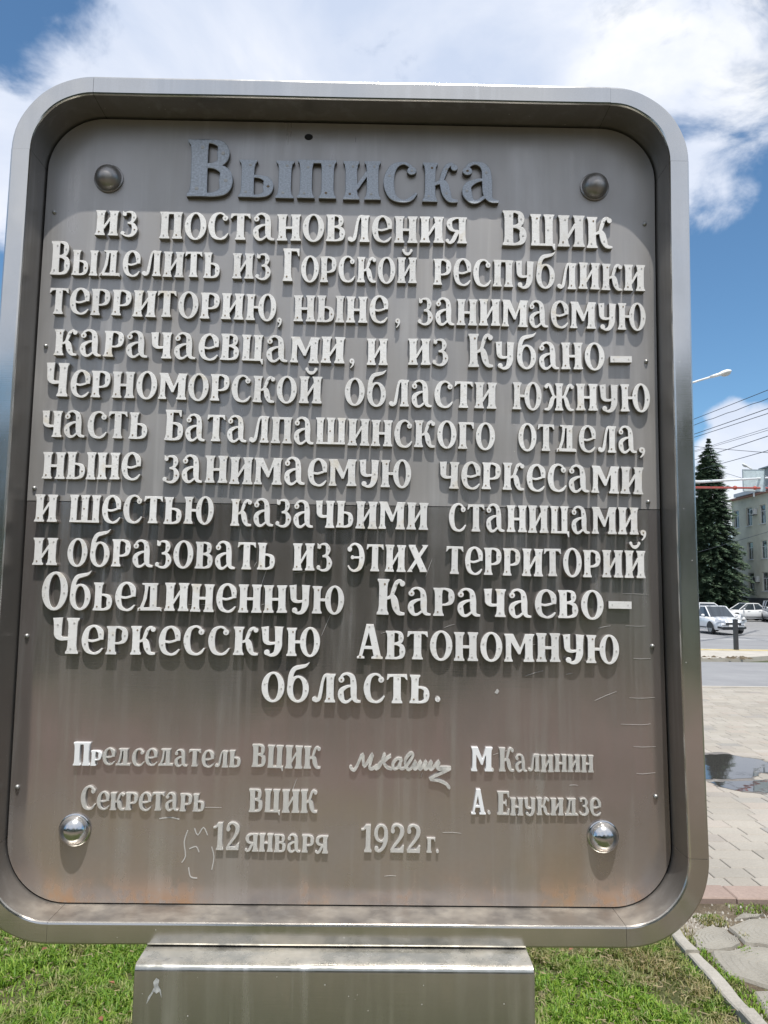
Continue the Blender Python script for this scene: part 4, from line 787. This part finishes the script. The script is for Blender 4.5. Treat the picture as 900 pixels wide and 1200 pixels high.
m = MB(); m.box(3.2, 4.0, 2, 3.4, 11.3, 12.0); m.build('chimney', M_wall, rf)
fm = MB(); t_ = .055
for a, b, c, d in ((-hwid, hwid, 0, t_), (-hwid, hwid, 1.58-t_, 1.58), (-hwid, -hwid+t_, t_, 1.58-t_), (hwid-t_, hwid, t_, 1.58-t_), (-.03, .03, t_, 1.05), (-hwid+t_, hwid-t_, 1.05, 1.10)): fm.box(.12, .17, a, b, c, d)
fme = fm.mesh('window_frame', M_fr); gm = MB(); gm.box(.145, .15, -hwid+.04, hwid-.04, .04, 1.54); gme = gm.mesh('pane', M_gl)
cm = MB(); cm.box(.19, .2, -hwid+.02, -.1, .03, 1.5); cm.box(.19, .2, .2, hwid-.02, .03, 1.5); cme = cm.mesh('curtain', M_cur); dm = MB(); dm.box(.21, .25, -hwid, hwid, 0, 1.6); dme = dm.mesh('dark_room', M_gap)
smb = MB(); smb.box(-.10, .13, -hwid-.06, hwid+.06, -.06, -.003); sme = smb.mesh('sill', M_fr)
for c in ys_c:
    if c-hwid <= Y0 or c+hwid >= Y1 or c < 52: continue
    for z0, z1 in zs:
        f = link(bpy.data.objects.new('window', fme), bd); f.location = (.002, c-oy, z0-oz)
        f.scale = (1, 1, (z1-z0)/1.58)
        for me_, nm in ((gme, 'pane'), (sme, 'sill'), (dme, 'reveal_back')): link(bpy.data.objects.new(nm, me_), f)
        if rnd.random() < .6: link(bpy.data.objects.new('curtain', cme), f)
for c in ys_c:
    if c-hwid > Y0 and c+hwid < Y1 and c < 52:
        for z0, z1 in zs: f = link(bpy.data.objects.new('window', fme), bd); f.location = (.002, c-oy, z0-oz); f.scale = (1, 1, (z1-z0)/1.58); link(bpy.data.objects.new('pane', gme), f); link(bpy.data.objects.new('reveal_back', dme), f)
M_ac = plain('air_conditioner_case', (.62, .62, .60), .6)
for y, z, lb in ((65.65, 8.75, 'small air conditioner box on the wall between the two top floor windows'), (65.65, 2.75, 'small air conditioner box on the wall between the two lowest windows')):
    a = empty('air_conditioner', (34, y, z)); tag(a, lb, 'air conditioner', 'air conditioners on the office wall'); m = MB(); m.box(-.34, -.03, -.35, .35, 0, .5); m.build('case', M_ac, a)
    m = MB(); m.tube([(-.36, .05, .25), (-.342, .05, .25)], .2, 18); m.build('fan_grille', M_trim, a); m = MB(); m.box(-.34, 0, -.3, -.26, -.05, -.002); m.box(-.34, 0, .26, .3, -.05, -.002); m.build('bracket', M_trim, a)
# taller block behind
tb = empty('tower_block', (52.2, 92, -.5)); tag(tb, 'tall grey ribbed block showing just above the office roof at the picture edge', 'building')
m = MB(); m.box(0, 12, -6, 8, 0, 19.0); m.build('wall', plain('grey_render', (.36, .37, .38), .9), tb)
for i in range(9): m = MB(); m.box(i*1.4+.2, i*1.4+.6, -6.12, -6.001, 0, 19.0); m.build('rib', plain('pale_rib', (.5, .5, .5), .9) if i == 0 else bpy.data.materials['pale_rib'], tb)
m = MB(); m.box(-.2, 12.2, -6.3, 8.2, 19.0, 19.2); m.build('roof', M_sh, tb)
# spruce
def needles(name, loc, h, rmax, seed, label, sc=1.):
    t_ = empty(name, loc); tag(t_, label, 'tree'); q = random.Random(seed)
    m = MB(); m.tube([(0, 0, 0), (0, 0, h*.5), (0, 0, h*.97)], [.24*sc, .15*sc, .02], 8); m.build('trunk', plain('spruce_bark', (.10, .07, .05), .9) if 'spruce_bark' not in bpy.data.materials else bpy.data.materials['spruce_bark'], t_)
    V_ = []; F_ = []; z = h*.04
    while z < h*.995:
        f = 1-z/h; r = rmax*min(1., (f*1.15)**.62)*min(1., .35+f*7)*q.uniform(.78, 1.1)+.02; tip = min(1., .25+f*5); nb = max(5, int(13*min(1, r/1.2))+2); a0 = q.uniform(0, 6)
        for k in range(nb):
            a = a0+k*6.283/nb+q.uniform(-.2, .2); rr2 = r*q.uniform(.68, 1.16); N = max(4, int(rr2*9))
            for j in range(N):
                u = (j+.6)/N
                if u < .25 and rr2 > 1: continue
                px, py, pz = cos(a)*rr2*u, sin(a)*rr2*u, z-.32*rr2*u*u+.18*rr2*max(0, u-.75)
                for s_ in range(7):
                    b_ = len(V_); an = a+q.uniform(-1.3, 1.3); l = (q.uniform(.16, .38)*(1.1-.4*u)*sc+.03)*tip; w_ = q.uniform(.03, .07)*sc; ox_, oy_ = q.uniform(-.13, .13)*sc*tip, q.uniform(-.13, .13)*sc*tip; dz = q.uniform(-.20, .10)
                    x0, y0, z0 = px+ox_, py+oy_, pz+q.uniform(-.09, .07); dx, dy = cos(an), sin(an)
                    V_ += [(x0-dy*w_, y0+dx*w_, z0+.02), (x0+dy*w_, y0-dx*w_, z0-.02), (x0+dx*l+dy*w_*.5, y0+dy*l-dx*w_*.5, z0+dz*l*2-.02), (x0+dx*l*1.2, y0+dy*l*1.2, z0+dz*l*2.4)]
                    F_ += [(b_, b_+1, b_+2, b_+3)]
        z += q.uniform(.20, .33)*sc
    me = bpy.data.meshes.new('crown'); me.from_pydata(V_, [], F_); me.materials.append(M_needle); link(bpy.data.objects.new('crown', me), t_)
def leafmat(name, stops):
    m, t, b = newmat(name); gi = t.n('ShaderNodeNewGeometry')
    setb(t, b, Base_Color=t.ramp(gi.outputs['Random Per Island'], stops), Roughness=.6); b.inputs['Specular IOR Level'].default_value = .25; return m
M_needle = leafmat('blue_green_needles', [(0, (.025, .048, .028)), (.5, (.055, .09, .055)), (.85, (.10, .15, .09)), (1, (.18, .22, .14))])
needles('spruce_tree', (30.25, 66.2, -.5), 16.35, 2.95, 3, 'tall dark spruce rising beside the pale office building')
# distant trees (mass at the end of the street)
def leafy(name, loc, h, r, seed, mat, n, size, label=None, kind=None, trunk=True, crown0=.3):
    t_ = empty(name, loc); tag(t_, label, 'tree' if label else None, kind=kind); q = random.Random(seed)
    if trunk:
        m = MB(); m.tube([(0, 0, 0), (.05, 0, h*.3), (0, .1, h*.75)], [.2, .15, .05], 8)
        for k in range(6): a = k*1.05; m.tube([(0, 0, h*(.25+.06*k)), (cos(a)*r*.6, sin(a)*r*.6, h*(.5+.06*k))], [.08, .02], 6)
        m.build('trunk', bpy.data.materials['spruce_bark'], t_)
    cl = [(q.uniform(-.7, .7)*r, q.uniform(-.7, .7)*r, h*q.uniform(crown0+.12, .92), r*q.uniform(.28, .5)) for _ in range(16)]; V_ = []; F_ = []
    for i in range(n):
        cx, cy, cz_, cr_ = cl[i % 16]; v_ = Vector((q.gauss(0, 1), q.gauss(0, 1), q.gauss(0, 1))).normalized()*cr_*q.uniform(.6, 1.05); c = Vector((cx, cy, cz_))+v_
        a = Vector((q.gauss(0, 1), q.gauss(0, 1), q.gauss(0, 1))).normalized(); b2 = a.orthogonal().normalized(); s_ = size*q.uniform(.6, 1.3); b_ = len(V_)
        V_ += [c-a*s_, c+b2*s_*.5, c+a*s_, c-b2*s_*.5]; F_ += [(b_, b_+1, b_+2, b_+3)]
    me = bpy.data.meshes.new('crown'); me.from_pydata([tuple(v_) for v_ in V_], [], F_); me.materials.append(mat); link(bpy.data.objects.new('crown', me), t_); return t_
M_leafg = leafmat('broad_leaves', [(0, (.03, .055, .018)), (.5, (.06, .10, .03)), (1, (.10, .16, .05))])
# park behind the viewer, which the steel mirrors: one wood-like mass of trees and a brick-brown hall
m = MB(); q = random.Random(12); V_ = []; F_ = []
cl = []
for i in range(60):
    x = -50+i*1.7+q.uniform(-1, 1); y = -16+q.uniform(-4, 2); hh_ = q.uniform(4.2, 6.2)
    m.tube([(x, y, 0), (x, y, hh_*.6)], [.16, .08], 6)
    for k in range(5): cl.append((x+q.uniform(-1.4, 1.4), y+q.uniform(-1.4, 1.4), hh_*q.uniform(.2, .9), q.uniform(1., 1.9)))
for cx, cy, cz_, cr_ in cl:
    for i in range(85):
        v_ = Vector((q.gauss(0, 1), q.gauss(0, 1), q.gauss(0, 1))).normalized()*cr_*q.uniform(.5, 1.05); c = Vector((cx, cy, cz_))+v_; a = Vector((q.gauss(0, 1), q.gauss(0, 1), q.gauss(0, 1))).normalized(); b2 = a.orthogonal().normalized(); s_ = q.uniform(.25, .5)
        m.add([c-a*s_, c+b2*s_*.6, c+a*s_, c-b2*s_*.6], [(0, 1, 2, 3)])
tag(m.build('park_trees', M_leafg, fix=False), 'dark belt of park trees mirrored in the steel of the board', 'trees', kind='stuff')
# street lamps
M_lamp = plain('white_lamp_enamel', (.74, .74, .72), .4); M_pole = plain('galvanised_pole', (.50, .51, .52), .45, .5); M_lens = plain('lamp_lens', (.55, .55, .52), .15)
def lamp(base, arm, head, label):
    t_ = empty('street_lamp', base); tag(t_, label, 'street lamp', 'street lamps over the road'); B0 = Vector(base); a = [Vector(p)-B0 for p in arm]; h0, h1_ = Vector(head[0])-B0, Vector(head[1])-B0; d = (h1_-h0); l = d.length; d.normalize()
    m = MB(); m.tube([(0, 0, 0), (0, 0, a[0].z*.5), (0, 0, a[0].z)], [.10, .08, .055], 10); m.build('pole', M_pole, t_); m = MB(); m.tube(a, .035, 8); m.build('arm', M_pole if base[1] > 40 else M_lamp, t_)
    X = d; Y = Vector((0, 0, 1)).cross(X).normalized(); Z = X.cross(Y); rings = []
    for f, w_, zt, zb_ in ((0, .045, .045, -.04), (.18, .07, .06, -.05), (.45, .075, .07, -.05), (.6, .14, .10, -.05), (.82, .165, .11, -.04), (.96, .11, .07, -.03), (1., .03, .02, -.02)):
        rings.append([h0+X*l*f+Y*w_*cos(t)+Z*(zt*sin(t) if sin(t) > 0 else -zb_*sin(t)) for t in [2*pi*k/14 for k in range(14)]])
    m = MB(); m.loft(rings); hd = m.build('lamp_head', M_lamp, t_, smooth=True); m = MB(); c = h0+X*l*.74-Z*.03; m.ball((0, 0, 0), l*.22, .13, .09); o = m.build('lens', M_lens, hd, smooth=True); o.matrix_local = Matrix(((X.x, Y.x, Z.x, c.x), (X.y, Y.y, Z.y, c.y), (X.z, Y.z, Z.z, c.z), (0, 0, 0, 1)))
lamp((8.7, 24, -.1), [(8.7, 24, 8.05), (10.0, 24, 8.55), (11.2, 24, 8.97), (11.85, 24, 9.18)], [(11.6, 24, 9.10), (12.35, 24, 9.32)], 'white street lamp head reaching out from behind the board, nearer of the two')
lamp((33.0, 60, -.5), [(33.0, 60, 11.0), (32.2, 60, 11.3), (31.4, 60, 11.7), (30.8, 60, 11.98)], [(31.0, 60, 11.90), (30.2, 60, 12.32)], 'small far street lamp leaning left above the office roof')
# gantry with a white and a red tube
M_gw = plain('white_tube_paint', (.80, .80, .78), .4); M_gr = plain('red_tube_paint', (.42, .07, .04), .5)
ga = empty('traffic_gantry', (9.6, 21.9, -.05)); tag(ga, 'traffic gantry whose white and red tubes cross in front of the spruce', 'gantry'); B0 = Vector((9.6, 21.9, -.05))
def rel(p): return Vector(p)-B0
m = MB(); m.tube([(0, 0, 0), (0, 0, 6.2)], [.11, .08], 12); m.build('post', M_gw, ga)
m = MB(); m.tube([rel((9.6, 21.9, 5.12)), rel((11.14, 24, 5.43)), rel((19.76, 36, 7.47)), rel((24, 42, 8.5))], [.055, .052, .045, .04], 10); m.build('white_tube', M_gw, ga)
m = MB(); m.tube([rel((9.6, 21.9, 4.92)), rel((11.13, 24, 5.23)), rel((19.74, 36, 6.95)), rel((24, 42, 7.8))], [.045, .042, .045, .04], 10); m.build('red_tube', M_gr, ga)
for f in (.42, .74): p = rel((11.14, 24, 5.23)).lerp(rel((19.74, 36, 6.95)), f); m = MB(); m.ball(p, .09); m.build('joint', M_gr, ga, smooth=True)
sg = empty('road_sign', (18.03, 34, 6.54)); tag(sg, 'pale blue grey rectangular sign back hung on the gantry tubes', 'sign')
m = MB(); m.box(-.50, .50, -.02, .02, -.02, .98); m.build('panel', plain('sign_back', (.52, .60, .62), .5, .2), sg)
m = MB(); 
for a, b, c, d in ((-.53, .53, -.05, -.021), (-.53, .53, .981, 1.01), (-.53, -.501, -.021, .981), (.501, .53, -.021, .981)): m.box(a, b, -.035, .03, c, d)
m.build('rim', plain('sign_rim', (.33, .38, .40), .5), sg); m = MB(); m.box(-.03, .03, .021, .06, -.3, 1.0); m.box(-.5, .5, .03, .055, .42, .46); m.build('bracket', M_pole, sg)
# overhead cables
M_wire = plain('cable_sheath', (.03, .032, .04), .6)
WI = [((19.87, 44, 12.43), (18.88, 34, 11.44), .018, .06), ((19.86, 44, 12.05), (18.87, 34, 11.03), .018, .12), ((19.84, 44, 11.47), (18.85, 34, 10.53), .02, .05), ((19.84, 44, 11.27), (18.84, 34, 10.29), .018, .05), ((20.8, 44, 10.74), (18.81, 34, 9.58), .012, .03), ((20.87, 44, 10.67), (18.81, 34, 9.47), .012, .03), ((21.12, 44, 10.3), (18.79, 34, 9.18), .02, .04), ((21.46, 44, 9.65), (18.77, 34, 8.48), .018, .04), ((19.87, 44, 10.55), (18.76, 34, 8.39), .014, .12), ((21.8, 44, 8.84), (18.7, 34, 6.75), .012, .0), ((19.89, 44, 4.24), (18.62, 34, 4.59), .012, .05)]
WL = ['topmost overhead cable right of the board, just above the others', 'second overhead cable from the top, slightly wavy, right of the board', 'upper of the close pair of overhead cables above the small round cloud', 'lower of the close pair of overhead cables above the small round cloud', 'thin upper wire of the fine pair just above the spruce tip', 'thin lower wire of the fine pair just above the spruce tip', 'thick dark cable passing close right of the spruce tip', 'lowest thick cable, meeting the spruce below its tip', 'thin cable dipping rightwards and crossing the thick ones beside the spruce tip', 'thin wire running down behind the sign to the right edge', 'thin wire hanging low across the spruce and the office windows']
for (a, b, r, sag), lb in zip(WI, WL):
    a, b = Vector(a), Vector(b); d = b-a; a2, b2 = a-d*1.0, b+d*1.6; pts = []
    for i in range(33):
        f = i/32; p = a2.lerp(b2, f); p.z -= sag*(4*f*(1-f))-sag*.85; p.z += (.02*sin(i*2.1) if 'wavy' in lb else 0); pts.append(p)
    o = MB(); org = pts[0].copy(); o.tube([p-org for p in pts], r, 5); ob = o.build('overhead_cable', M_wire, smooth=True); ob.location = org; tag(ob, lb, 'cable', 'cables over the street')
for (x, y, l) in ((24.5, 80.5, 1),):
    pass
leafy('street_tree', (26.5, 92, -.5), 9, 4.2, 9, M_leafg, 5000, .3, 'dark round tree low behind the spruce, seen between the cars and the board')
S.render.engine = 'CYCLES'
# far tree line at the end of the open ground
m = MB(); q = random.Random(77)
for i in range(58):
    x = -190+i*4.0+q.uniform(-1.5, 1.5); y = 112+q.uniform(-5, 9); hh_ = q.uniform(6, 11); m.tube([(x, y, -.5), (x, y, hh_*.6)], [.25, .1], 5)
    for k in range(5):
        cx, cy, cz_, cr_ = x+q.uniform(-2.2, 2.2), y+q.uniform(-2, 2), hh_*q.uniform(.25, .85), q.uniform(1.6, 3.)
        for j in range(60):
            v_ = Vector((q.gauss(0, 1), q.gauss(0, 1), q.gauss(0, 1))).normalized()*cr_*q.uniform(.55, 1.05); c = Vector((cx, cy, cz_))+v_; a = Vector((q.gauss(0, 1), q.gauss(0, 1), q.gauss(0, 1))).normalized(); b2 = a.orthogonal().normalized(); s_ = q.uniform(.35, .7)
            m.add([c-a*s_, c+b2*s_*.6, c+a*s_, c-b2*s_*.6], [(0, 1, 2, 3)])
tag(m.build('far_trees', M_leafg, fix=False), 'far green line of trees closing the open ground behind the board', 'trees', kind='stuff')
